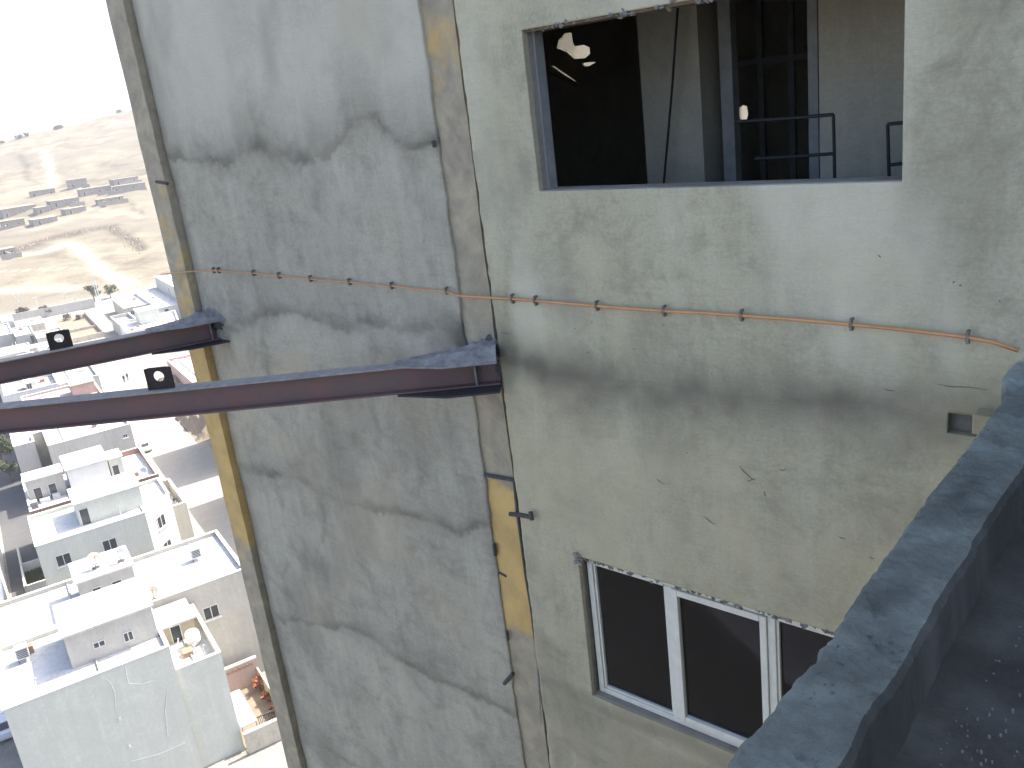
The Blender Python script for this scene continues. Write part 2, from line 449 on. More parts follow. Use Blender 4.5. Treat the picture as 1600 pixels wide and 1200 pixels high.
def right_relief(X, Z):
    return (fbm(X * 1.3 + 50, Z * 1.3, 3) - 0.5) * 0.018 + (fbm(X * 7 + 30, Z * 7, 5) - 0.5) * 0.006
smear = wxz([(780, 548), (860, 583), (960, 602), (1080, 618), (1180, 622), (1290, 632), (1380, 640), (1500, 650)])
gouges = [wxz([(1155, 728), (1180, 752)]), wxz([(1166, 752), (1182, 748)]), wxz([(1026, 748), (1040, 757)]), wxz([(1098, 807), (1118, 820)]), wxz([(1193, 768), (1196, 776)]),
          wxz([(1380, 607), (1400, 611)]), wxz([(1462, 600), (1545, 610)]), wxz([(782, 520), (798, 521)]), wxz([(1310, 838), (1322, 842)]), wxz([(1358, 870), (1366, 874)]), wxz([(1218, 733), (1226, 736)])]
specks = [wxz([p, (p[0] + 3, p[1] + 1)]) for p in [(897, 514), (916, 550), (923, 505), (989, 545), (1035, 507), (1060, 557), (1084, 575), (1110, 585), (1226, 733), (1072, 707), (1490, 440), (1500, 446), (1560, 470), (1372, 400)]]
def right_stain(X, Z):
    wx = X + (fbm(X * 5, Z * 5, 3) - 0.5) * 0.12; wz = Z + (fbm(X * 5 + 21, Z * 5, 3) - 0.5) * 0.12
    patch = fbm(X * 5 + 19, Z * 5, 4)
    r = 0.85 * np.exp(-(seg_dist(wx, wz, smear) / 0.15) ** 1.6) * (0.4 + 1.1 * patch)
    pass
    s = on_y(792, 558, 4.0); r = np.maximum(r, 1.0 * np.exp(-(((wx - s.x) / 0.17) ** 2 + ((wz - s.z - .02) / 0.17) ** 2)) * (0.6 + patch))
    r = np.maximum(r, 0.28 * smooth(0.52, 0.75, fbm(X * 1.9 + 33, Z * 1.2 + 8, 4)))
    r = np.maximum(r, 0.5 * np.exp(-((wz + 4.04) / 0.09) ** 2) * (wx < -1.2))       # dark line under the lower window
    r = np.maximum(r, 0.35 * smooth(0.45, 0.7, fbm(X * 1.1 + 5, Z * 2 + 1, 3)) * smooth(-3.6, -4.2, Z))
    g = 0.55 * smooth(0.52, 0.72, fbm(X * 1.5 + 8, Z * 0.5 + 4, 4)) * smooth(-1.95, -1.2, wz)
    g = np.maximum(g, 0.35 * smooth(-3.3, -3.75, wx) * smooth(-1.4, -0.4, wz))
    b = 0.45 * smooth(-1.7, -2.2, wz) * smooth(0.42, 0.65, fbm(X * 1.2 + 2, Z * 1.2, 3))
    b = np.maximum(b, 0.25 * smooth(0.5, 0.7, fbm(X * 2, Z * 2 + 55, 3)))
    return np.stack([r, g, b], -1)

xl = lines(-7.35, -4.085, 0.024); zl = lines(-7.3, 1.7, 0.024)
o = relief_sheet('plaster_panel', xl, zl, YL, M['plaster_l'], None, left_stain_light, left_relief, edge=0.04, depth=0.16)
to_parent(o, tower); o['label'] = 'grey render bay with wavy dark lap lines'
# the dark putlog hole near the parapet
hl = on_y(1481, 645, 4.0); hr = on_y(1526, 683, 4.0)
PUT = (hl.x, hr.x, hr.z, hl.z)
xr = lines(-3.775, -0.80, 0.016, (UW[0], UW[1], PUT[0], PUT[1])); zr = lines(-7.3, 1.7, 0.016, (UW[2], UW[3], LW[2], LW[3], PUT[2], PUT[3]))
o = relief_sheet('plaster_panel', xr, zr, YR, M['plaster_r'], None, right_stain, right_relief, holes=(UW, LW, PUT), edge=0.03, depth=0.11)
to_parent(o, tower); o['label'] = 'render wall with an open window and a white window'
M['gouge'] = simple('gouge_dark_mortar', (0.2, 0.185, 0.155), (0.13, 0.12, 0.1), 20, 0.95)  # darker mortar for slivers half sunk in the render
for L in gouges + specks:
    y = YR - 0.001 + float(right_relief(np.array([L[0][0]]), np.array([L[0][1]]))[0])
    p, q = Vector((L[0][0], y, L[0][1])), Vector((L[1][0], y, L[1][1])); d = q - p
    mid = [p + d * t + Vector((random.uniform(-.006, .006), 0, random.uniform(-.006, .006))) for t in (0.3, 0.65)]
    TB().tube([p, mid[0], mid[1], q], [0.0006, 0.0026, 0.0022, 0.0006], 5).build('gouge', M['gouge'], tower)
# render beyond the joint by the parapet, and the storeys above and below
o = relief_sheet('plaster_panel', lines(-0.785, 3.2, 0.05), lines(-7.3, 1.7, 0.05), YR - 0.004, M['plaster_r'], None, lambda X, Z: np.stack([X * 0, X * 0, X * 0], -1), right_relief, depth=0.2)
to_parent(o, tower)
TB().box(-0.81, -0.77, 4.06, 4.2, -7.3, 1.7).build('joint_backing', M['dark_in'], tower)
b = TB().box(-4.1, 12, 4.005, 4.2, 1.71, 8).box(-4.1, 12, 4.005, 4.2, Z0, -7.31).box(3.21, 12, 4.005, 4.2, -7.3, 1.7)
b.build('front_wall', M['concrete'], tower)
TB().box(-7.36, -4.11, 4.035, 4.2, 1.71, 8).box(-7.36, -4.11, 4.035, 4.2, Z0, -7.31).build('front_wall', M['concrete'], tower)
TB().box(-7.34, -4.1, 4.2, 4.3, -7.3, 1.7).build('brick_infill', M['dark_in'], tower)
TB().box(-7.64, -7.52, 4.25, 16, Z0, 8).box(11.9, 12, 4.2, 16, Z0, 8).build('side_wall', M['concrete'], tower)
TB().box(-7.64, 12, 4.2, 16.2, 7.8, 8.0).build('roof_slab', M['concrete'], tower)

# columns
def column(x0, x1, y0, mat, label):
    mb = TB()
    zs = np.linspace(-7.6, 2.0, 120)
    n = len(zs)
    for i in range(n):
        z = zs[i]
        a = (fbm(np.array([z * 6.0]), np.array([x0]), 3)[0] - 0.5) * 0.02
        c = (fbm(np.array([z * 6.0]), np.array([x1 + 4]), 3)[0] - 0.5) * 0.02
        d = (fbm(np.array([z * 3.0]), np.array([x1 + 9]), 3)[0] - 0.5) * 0.012
        mb.v += [(x0 + a, y0 + 0.2, z), (x0 + a, y0 + d, z), (x1 + c, y0 + d * 0.7, z), (x1 + c, y0 + 0.2, z)]
    for i in range(n - 1):
        k = i * 4
        mb.f += [(k, k + 4, k + 5, k + 1)[::-1], (k + 1, k + 2, k + 6, k + 5), (k + 2, k + 3, k + 7, k + 6)]
    mb.box(x0, x1, y0, y0 + 0.2, 2.0, 8).box(x0, x1, y0, y0 + 0.2, Z0, -7.6)
    o = mb.build('steel_column', mat, tower)
    o['label'] = label
    return o
col_mid = column(-4.14, -3.832, 4.046, M['col_mid'], 'middle column smeared with mortar, ochre paint showing')
col_out = column(-7.66, -7.385, 3.975, M['col_out'], 'corner column, ochre paint half hidden by mortar')
TB().box(-7.42, -7.33, 4.05, 4.2, -7.6, 2.0).build('recess', M['reveal'], col_out)

def rods(pix, y, r, parent, name='rebar_stub_or_added_rod', mat='rebar'):
    TB().tube([on_y(a, b, y) for a, b in pix], r, 6).build(name, M[mat], parent)
rods([(758, 742), (780, 746), (802, 750)], 4.035, 0.016, col_mid)
rods([(803, 748), (808, 790), (814, 840), (822, 900), (832, 960), (839, 1005)], 4.03, 0.013, col_mid)  # added dark rod, drawn in place of the groove beside the paint
rods([(797, 803), (814, 805), (831, 808)], 4.0, 0.018, col_mid)
rods([(829, 800), (831, 812)], 3.97, 0.016, col_mid)
rods([(772, 850), (774, 868)], 4.02, 0.014, col_mid)
rods([(781, 894), (792, 900)], 4.05, 0.013, col_mid)
rods([(792, 986), (794, 1000)], 4.02, 0.012, col_mid)
rods([(802, 1052), (788, 1068)], 3.99, 0.016, col_mid)
rods([(244, 284), (262, 287)], 3.95, 0.013, col_out)
rods([(676, 220), (679, 230)], 4.01, 0.012, col_mid)
# pale mortar slips beside the bare paint
for (a, b2, c2, d2, w) in ((806, 760, 816, 850, 0.03), (817, 850, 826, 905, 0.02), (838, 1010, 846, 1130, 0.014)):
    p, q = on_y(a, b2, 4.05), on_y(c2, d2, 4.05)
    TB().tube([p, p.lerp(q, 0.4) + Vector((0.006, 0, 0)), q], [w * 0.6, w, w * 0.5], 6).build('mortar_slip', M['mortar'], col_mid)

# ---- upper opening: reveal, lintel with ragged mortar
x0, x1, z0, z1 = UW
TB().box(x0 - 0.02, x0 + 0.003, YR + 0.035, 4.15, z0 - 0.02, z1 + 0.02).build('reveal', M['reveal'], tower)
TB().box(x0 + 0.0035, x0 + 0.016, 4.075, 4.15, z0 + 0.004, z1).build('jamb_angle', M['post'], tower)
TB().box(x0 + .004, x1 - .004, YR + 0.02, 4.149, z0 - 0.06, z0 + 0.004).build('sill', M['reveal'], tower)
TB().box(x0 + 0.004, x1 - 0.004, YR + 0.012, 4.149, z1 - 0.014, z1 + 0.05).build('lintel', M['lintel'], tower)
TB().box(x1 - 0.003, x1 + 0.02, YR + 0.04, 4.15, z0, z1).build('reveal', M['reveal'], tower)
def crumbs(name, xa, xb, z, y, n, smin, smax, mat, parent, drop=0.03):
    mb = TB()
    for i in range(n):
        s = random.uniform(smin, smax); x = random.uniform(xa, xb)
        c = Vector((x, y + random.uniform(-0.02, 0.03), z - random.uniform(-0.3, 1) * drop))
        vs_ = [c + Vector((math.cos(a) * s * random.uniform(.6, 1.3), random.uniform(-.4, .4) * s, math.sin(a) * s * random.uniform(.5, 1.2))) for a in (0, 1.2, 2.4, 3.7, 5)]
        vs_ += [c + Vector((0, -s * 0.6, 0)), c + Vector((0, s * 0.8, 0))]
        fs = [(k, (k + 1) % 5, 5)[::-1] for k in range(5)] + [(k, (k + 1) % 5, 6) for k in range(5)]
        mb.add(vs_, fs)
    o = mb.build(name, mat, parent); o['kind'] = 'stuff'
    return o
crumbs('lintel_crumbs', x0 - 0.05, x1, z1 + 0.006, YR + 0.015, 150, 0.008, 0.022, M['mortar'], tower, 0.02)

# ---- room behind
YB = 8.6
room = TB().box(-7.5, 11.8, 4.21, YB, -1.6, -1.48)
room.build('floor_slab', M['floor_in'], tower)
TB().box(-7.5, 11.8, 4.21, YB, 1.55, 1.7).build('ceiling', M['dark_in'], tower)
TB().box(4.5, 4.6, 4.21, YB, -1.48, 1.55).build('partition_wall', M['plaster_in'], tower)
# back wall with ragged breaks that let the daylight in
def back_wall():
    brk = [[(882, 52), (893, 51), (895, 66), (898, 72), (912, 70), (921, 74), (922, 84), (914, 91), (897, 92), (886, 82), (870, 75), (873, 62), (878, 58)],
           [(861, 103), (864, 102), (900, 127), (898, 129)], [(908, 99), (920, 97), (931, 97), (921, 103), (914, 104)],
           [(1155, 168), (1160, 164), (1167, 166), (1169, 178), (1166, 190), (1160, 192), (1155, 182)]]
    bm = bmesh.new()
    outer = [(-7.5, -1.6), (11.8, -1.6), (11.8, 1.7), (-7.5, 1.7)]
    vs_ = [bm.verts.new((x, YB, z)) for x, z in outer]
    for i in range(4): bm.edges.new((vs_[i], vs_[(i + 1) % 4]))
    for h in brk:
        hv = [bm.verts.new(on_y(a, b, YB)) for a, b in h]
        for i in range(len(hv)): bm.edges.new((hv[i], hv[(i + 1) % len(hv)]))
    bmesh.ops.triangle_fill(bm, use_beauty=True, use_dissolve=False, edges=bm.edges[:])
    # drop triangles lying inside the breaks
    def inside(p, poly):
        c = False
        for i in range(len(poly)):
            x1_, y1_ = poly[i]; x2_, y2_ = poly[i - 1]
            if (y1_ > p[1]) != (y2_ > p[1]) and p[0] < (x2_ - x1_) * (p[1] - y1_) / (y2_ - y1_) + x1_: c = not c
        return c
    hw = [wxz(h, YB) for h in brk]
    dead = [f for f in bm.faces if any(inside((f.calc_center_median().x, f.calc_center_median().z), h) for h in hw)]
    bmesh.ops.delete(bm, geom=dead, context='FACES')
    ret = bmesh.ops.extrude_face_region(bm, geom=bm.faces[:])
    bmesh.ops.translate(bm, verts=[g for g in ret['geom'] if isinstance(g, bmesh.types.BMVert)], vec=(0, 0.05, 0))
    bmesh.ops.recalc_face_normals(bm, faces=bm.faces[:])
    me = bpy.data.meshes.new('back_wall'); bm.to_mesh(me); bm.free()
    o = link_mesh('back_wall', me, M['plaster_in']); to_parent(o, tower)
back_wall()
TB().tube([on_y(856, 108, 8.5), on_y(903, 134, 8.5)], 0.03, 4).build('plank', M['timber'], tower)
YP = 5.5
def part_x(px): return on_y(px, 150, YP).x
def pw(a, b, name, mat, y0=YP, y1=YP + 0.12):
    TB().box(part_x(a), part_x(b), y0, y1, -1.48, 1.55).build(name, M[mat], tower)
pw(1003, 1095, 'partition_wall', 'plaster_in', YP, YP + 0.3)
pw(1280, 1600, 'partition_wall', 'plaster_in')
pw(1124, 1143, 'door_post', 'post', YP + 0.02, YP + 0.1)
pw(1264, 1279, 'door_post', 'post', YP - 0.01, YP + 0.1)
TB().box(part_x(1143), part_x(1264), YP + 0.03, YP + 0.09, 0.62, 0.70).build('door_head', M['post'], tower)
for a in (1184, 1232):
    TB().box(on_y(a, 150, 7.4).x, on_y(a + 9, 150, 7.4).x, 7.4, 7.44, -1.48, 1.2).build('inner_frame', M['post'], tower)
TB().box(on_y(1120, 150, 7.4).x, on_y(1275, 150, 7.4).x, 7.395, 7.445, -0.03, 0.02).build('inner_frame', M['post'], tower)
tag(TB().tube([on_y(1062, -30, 5.35), on_y(1050, 140, 5.35), on_y(1036, 300, 5.35)], 0.009, 6).build('hanging_wire', M['wire']), 'thin black wire hanging aslant inside the open window', 'wire')
# welded guard frames just inside the opening
def guard(name, rects, y, label):
    at = on_y(*rects[0][0], y); base = empty(name, (at.x, y, -1.48))
    tag(base, label, 'guard frame', 'rod guard frames inside the opening')
    for k, line in enumerate(rects):
        TB().tube([on_y(a, b, y) for a, b in line], 0.009, 6).build('rod', M['wire'], base)
    return base
guard('guard_frame', [[(1302, 179), (1303, 215), (1305, 330)], [(1150, 190), (1230, 185), (1302, 179)], [(1180, 248), (1250, 244), (1302, 240)]], 4.75, 'black rod guard frame standing before the dark doorway inside')
guard('guard_frame', [[(1387, 194), (1388, 240), (1391, 330)], [(1387, 194), (1440, 189)], [(1389, 258), (1440, 252)]], 4.75, 'black rod guard frame at the right edge of the open window')

# ---- lower window
x0, x1, z0, z1 = LW
TB().box(x0 - 0.02, x0 + 0.003, YR + 0.03, 4.19, z0 - 0.02, z1 + 0.02).build('reveal', M['reveal'], tower)
TB().box(x0 + .004, x1 - .004, YR + 0.02, 4.189, z0 - 0.05, z0 + 0.004).build('sill', M['reveal'], tower)
TB().box(x0, x1, YR + 0.03, 4.24, z1 + 0.02, z1 + 0.05).build('lintel', M['reveal'], tower)
win = empty('window', Vector((-2.3, 4.08, -3.96)) - tower.location); win.parent = tower
win['label'] = 'white framed window with dark panes'
WY0, WY1 = 4.055, 4.115
def wbox(xa, xb, za, zb, y0, y1, name, parent, mat='white_frame', bev=0.004):
    return TB().box(xa, xb, y0, y1, za, zb).build(name, M[mat], parent, bevel=bev)
fx0, fx1, fz0, fz1 = -3.278, -1.36, -3.962, -2.925
wbox(fx0, fx0 + 0.04, fz0, fz1, WY0, WY1, 'jamb', win)
wbox(fx1 - 0.04, fx1, fz0, fz1, WY0, WY1, 'jamb', win)
wbox(fx0 + 0.041, fx1 - 0.041, fz0, fz0 + 0.038, WY0, WY1, 'bottom_rail', win)
wbox(fx0 + 0.041, fx1 - 0.041, fz1 - 0.032, fz1, WY0, WY1, 'head_rail', win)
wbox(-2.69, -2.643, fz0 + 0.039, fz1 - 0.033, WY0, WY1, 'mullion', win)
wbox(-2.022, -1.975, fz0 + 0.039, fz1 - 0.033, WY0, WY1, 'mullion', win)
def pane(xa, xb, za, zb, y, parent):
    TB().box(xa, xb, y, y + 0.006, za, zb).build('pane', M['glass'], parent)
def light(xa, xb, sash):
    za, zb = fz0 + 0.04, fz1 - 0.034
    if sash:
        s = empty('sash', (0, 0, 0)); s.parent = win
        ya, yb, w = WY0 - 0.012, WY1 - 0.02, 0.042
        wbox(xa, xa + w, za, zb, ya, yb, 'stile', s); wbox(xb - w, xb, za, zb, ya, yb, 'stile', s)
        wbox(xa + w + .001, xb - w - .001, za, za + w, ya, yb, 'rail', s); wbox(xa + w + .001, xb - w - .001, zb - w, zb, ya, yb, 'rail', s)
        pane(xa + w - 0.005, xb - w + 0.005, za + w - 0.005, zb - w + 0.005, ya + 0.03, s)
    else:
        w = 0.014
        mb = TB().box(xa, xa + w, WY0 + .012, WY0 + .04, za, zb).box(xb - w, xb, WY0 + .012, WY0 + .04, za, zb).box(xa + w, xb - w, WY0 + .012, WY0 + .04, za, za + w).box(xa + w, xb - w, WY0 + .012, WY0 + .04, zb - w, zb)
        mb.build('glazing_bead', M['white_frame'], win)
        pane(xa + 0.005, xb - 0.005, za + 0.005, zb - 0.005, WY0 + 0.03, win)
light(fx0 + 0.042, -2.692, False); light(-2.641, -2.024, True); light(-1.973, fx1 - 0.042, False)
# ragged mortar with daylight gaps above the frame
crumbs('head_crumbs', x0 - 0.02, x1, z1 - 0.008, YR + 0.02, 170, 0.008, 0.02, M['mortar'], tower, 0.022)
crumbs('head_crumbs', x0 - 0.03, x0 + 0.03, z1 + 0.02, YR + 0.0, 40, 0.008, 0.018, M['reveal'], tower, 0.07)
# dark room behind the lower window
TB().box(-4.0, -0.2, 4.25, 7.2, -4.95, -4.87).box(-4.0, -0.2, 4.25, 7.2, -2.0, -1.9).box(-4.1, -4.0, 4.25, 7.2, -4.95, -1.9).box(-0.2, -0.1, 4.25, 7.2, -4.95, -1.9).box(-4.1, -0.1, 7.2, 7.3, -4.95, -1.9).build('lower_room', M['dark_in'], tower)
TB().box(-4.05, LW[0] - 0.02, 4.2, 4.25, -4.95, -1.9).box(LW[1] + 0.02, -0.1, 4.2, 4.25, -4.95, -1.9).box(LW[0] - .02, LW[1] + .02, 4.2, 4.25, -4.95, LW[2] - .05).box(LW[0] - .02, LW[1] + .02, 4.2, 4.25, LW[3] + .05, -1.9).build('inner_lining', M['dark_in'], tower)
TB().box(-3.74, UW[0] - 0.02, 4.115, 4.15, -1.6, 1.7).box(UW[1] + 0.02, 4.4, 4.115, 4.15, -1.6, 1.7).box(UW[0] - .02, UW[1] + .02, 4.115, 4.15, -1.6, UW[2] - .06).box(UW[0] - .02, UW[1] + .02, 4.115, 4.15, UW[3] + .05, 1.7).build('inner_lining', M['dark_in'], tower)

# the putlog hole and the timber end beside the parapet
TB().box(PUT[0] - .01, PUT[1] + .01, 4.045, 4.2, PUT[2] - .01, PUT[3] + .01).build('putlog_hole', M['gouge'], tower)
p = on_y(1524, 662, 3.93)
tag(TB().obox(p + Vector((0.08, 0.03, 0)), (1, 0, 0), (0, 1, 0), (0, 0, 1), 0.09, 0.045, 0.045).build('timber_block', M['timber'], None, bevel=0.006), 'short pale timber block jammed between wall and parapet', 'timber')

# ================================================================== WING, DECK AND PARAPET (where the photographer stands)
wing = tag(empty('lower_wing', (5.6, -1.0, Z0)), 'lower wing of the tower with a rough cement deck on top', 'building')
TB().box(-0.70, 11.9, -6.0, 3.99, Z0, -1.60).build('wall', M['plaster_r'], wing)
TB().box(-0.66, 11.9, -5.9, 3.985, -1.598, -1.49).build('deck_slab', M['concrete'], wing)
def deck_sheet():
    xs = np.concatenate([np.arange(-0.57, 1.4, 0.02), np.arange(1.4, 11.9, 0.3)]); ys = np.concatenate([np.arange(-5.8, 0.2, 0.25), np.arange(0.2, 3.98, 0.02)])
    X, Y = np.meshgrid(xs, ys)
    Z = -1.482 + (fbm(X * 2, Y * 2, 3) - 0.5) * 0.03 + (fbm(X * 12, Y * 12, 4) - 0.5) * 0.014
    Z += 0.03 * smooth(-0.42, -0.57, X + (fbm(Y * 4, Y * 0, 3) - .5) * .12)
    nx, ny = len(xs), len(ys)
    idx = np.arange(nx * ny).reshape(ny, nx)
    q = np.stack([idx[:-1, :-1], idx[:-1, 1:], idx[1:, 1:], idx[1:, :-1]], -1).reshape(-1, 4)
    me = bpy.data.meshes.new('deck'); me.from_pydata(np.stack([X, Y, Z], -1).reshape(-1, 3).tolist(), [], q.tolist())
    me.polygons.foreach_set('use_smooth', [True] * len(q))
    r = 0.5 * smooth(0.5, 0.75, fbm(X * 3, Y * 3, 4)); g = 0.35 * smooth(0.55, 0.75, fbm(X * 4 + 7, Y * 4, 4)); b = 0.3 * smooth(0.55, 0.8, fbm(X * 2 + 3, Y * 2, 3))
    at = me.attributes.new('stain', 'FLOAT_COLOR', 'POINT')
    at.data.foreach_set('color', np.stack([r, g, b, r * 0 + 1], -1).astype(np.float32).reshape(-1))
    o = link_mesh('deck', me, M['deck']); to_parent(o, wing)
deck_sheet()
def parapet():
    # cross-section swept along Y with ragged arrises
    ys = np.arange(-5.9, 3.99, 0.018)
    ts = np.linspace(0, 1, 15)
    V = []; S = []
    outer_y = [-6, 0.5, 1.27, 1.8, 2.15, 2.6, 3.1, 3.5, 3.75, 3.99]
    outer_x = [-.75, -.745, -.74, -.735, -.75, -.765, -.765, -.775, -.835, -.845]
    inner_x = np.interp(ys, [-6, 1.27, 1.84, 2.1, 2.9, 4], [-.54, -.535, -.55, -.56, -.56, -.56])
    ox = np.interp(ys, outer_y, outer_x)
    n1 = fbm(ys * 9, ys * 0, 4) - 0.5; n2 = fbm(ys * 7, ys * 0 + 8, 4) - 0.5; n3 = fbm(ys * 25, ys * 0 + 3, 3) - 0.5
    rag = 0.12 + 0.75 * np.exp(-((ys - 1.62) / 0.28) ** 2)
    ox = ox + (n1 * 0.05 + n3 * 0.03) * rag
    ix = inner_x + n2 * 0.022 + n3 * 0.006
    sect = []
    for k, y in enumerate(ys):
        row = []
        w = ix[k] - ox[k]
        row.append((ox[k] + 0.02, y, -1.72)); row.append((ox[k] + 0.005, y, -1.42))
        for t in ts:
            x = ox[k] + w * t
            e = min(t, 1 - t)
            z = -1.295 - 0.006 * math.exp(-e / 0.04) - (0.01 if t < 0.01 or t > 0.99 else 0)
            row.append((x, y, z))
        row.append((ix[k] + 0.004, y, -1.38)); row.append((ix[k] + 0.012, y, -1.50))
        sect.append(row)
    A = np.array(sect)
    A[:, 2:-2, 2] += (fbm(A[:, 2:-2, 0] * 6, A[:, 2:-2, 1] * 4, 3) - 0.5) * 0.014 + (fbm(A[:, 2:-2, 0] * 40, A[:, 2:-2, 1] * 40, 4) - 0.5) * 0.014 - 0.012 * smooth(0.62, 0.8, fbm(A[:, 2:-2, 0] * 16 + 5, A[:, 2:-2, 1] * 14, 3))
    ny, nc = A.shape[:2]
    idx = np.arange(ny * nc).reshape(ny, nc)
    q = np.stack([idx[:-1, :-1], idx[:-1, 1:], idx[1:, 1:], idx[1:, :-1]], -1).reshape(-1, 4)[:, ::-1]
    # orient upwards
    me = bpy.data.meshes.new('parapet'); me.from_pydata(A.reshape(-1, 3).tolist(), [], q.tolist() + [[int(i) for i in idx[0]], [int(i) for i in idx[-1][::-1]]])
    bm = bmesh.new(); bm.from_mesh(me); bmesh.ops.recalc_face_normals(bm, faces=bm.faces[:]); bm.to_mesh(me); bm.free()
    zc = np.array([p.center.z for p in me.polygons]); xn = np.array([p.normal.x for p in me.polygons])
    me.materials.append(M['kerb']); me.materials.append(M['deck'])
    me.polygons.foreach_set('material_index', [1 if (x > 0.6) else 0 for x in xn])  # inner face gets the darker deck mortar: its shade put into the colour
    X, Y = A[..., 0], A[..., 1]
    r = 0.55 * smooth(0.52, 0.75, fbm(X * 6, Y * 4, 4)); g = 0.45 * smooth(0.5, 0.72, fbm(X * 5 + 9, Y * 5, 4)) + 0.5 * smooth(3.45, 3.75, Y) * smooth(-0.68, -0.8, X)
    at = me.attributes.new('stain', 'FLOAT_COLOR', 'POINT')
    at.data.foreach_set('color', np.clip(np.stack([r, g, r * 0, r * 0 + 1], -1), 0, 1).astype(np.float32).reshape(-1))
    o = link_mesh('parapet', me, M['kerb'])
    tag(o, 'low rough cement parapet along the edge of the deck', 'parapet')
    return o
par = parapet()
# mortar flakes lifted from the parapet and chips on the deck
def flakes(name, pts, z, smin, smax, mat, label, cat):
    mb = MB()
    for (px, py) in pts:
        r = sight(px, py); c = r * (z / r.z)
        s = random.uniform(smin, smax); a0 = random.uniform(0, 6)
        n = random.choice((4, 5, 6)); el = random.uniform(0.4, 1)
        top = []; bot = []
        for k in range(n):
            a = a0 + 2 * math.pi * k / n; rr = s * random.uniform(0.6, 1.2)
            d = Vector((math.cos(a) * rr, math.sin(a) * rr * el, 0))
            top.append(c + d + Vector((0, 0, s * 0.35 * random.uniform(.6, 1.2)))); bot.append(c + d * 1.15 - Vector((0, 0, 0.012)))
        mb.add(top + bot, [tuple(range(n))] + [(k, n + k, n + (k + 1) % n, (k + 1) % n) for k in range(n)])
    o = mb.build(name, mat)
    tag(o, label, cat, kind='stuff')
pts = [(1528, 1122), (1498, 1152), (1503, 1134), (1539, 1146), (1488, 1066), (1459, 1077), (1453, 1090), (1426, 1136), (1511, 1107), (1549, 1085), (1541, 1063), (1523, 1096), (1485, 1113), (1560, 1095), (1572, 1140), (1590, 1180), (1540, 1010), (1560, 960), (1585, 900), (1500, 1040), (1470, 1170)]
flakes('deck_chips', pts[::2], -1.478, 0.002, 0.0045, M['chip'], 'pale mortar chips scattered over the dark deck', 'chips')
pts = [(random.uniform(1240, 1420), random.uniform(990, 1190)) for _ in range(90)] + [(random.uniform(1420, 1600), random.uniform(1000, 1195)) for _ in range(5)]
pts = [(a, b) for a, b in pts if (b - 1010) < (1430 - a) * 1.6 - 10 and (b - 1190) > (1140 - a) * 1.25 + 25]
flakes('parapet_flakes', pts, -1.293, 0.002, 0.0055, M['kerb'], 'small mortar flakes lying on top of the parapet', 'flakes')
pts = [(random.uniform(1400, 1600), random.uniform(900, 1198)) for _ in range(110)]
pts = [(a, b) for a, b in pts if (b - 1080) > (1480 - a) * 1.6]
flakes('deck_grit', pts, -1.478, 0.0015, 0.004, M['mortar_blue'], 'fine grit spread over the dark deck', 'grit')

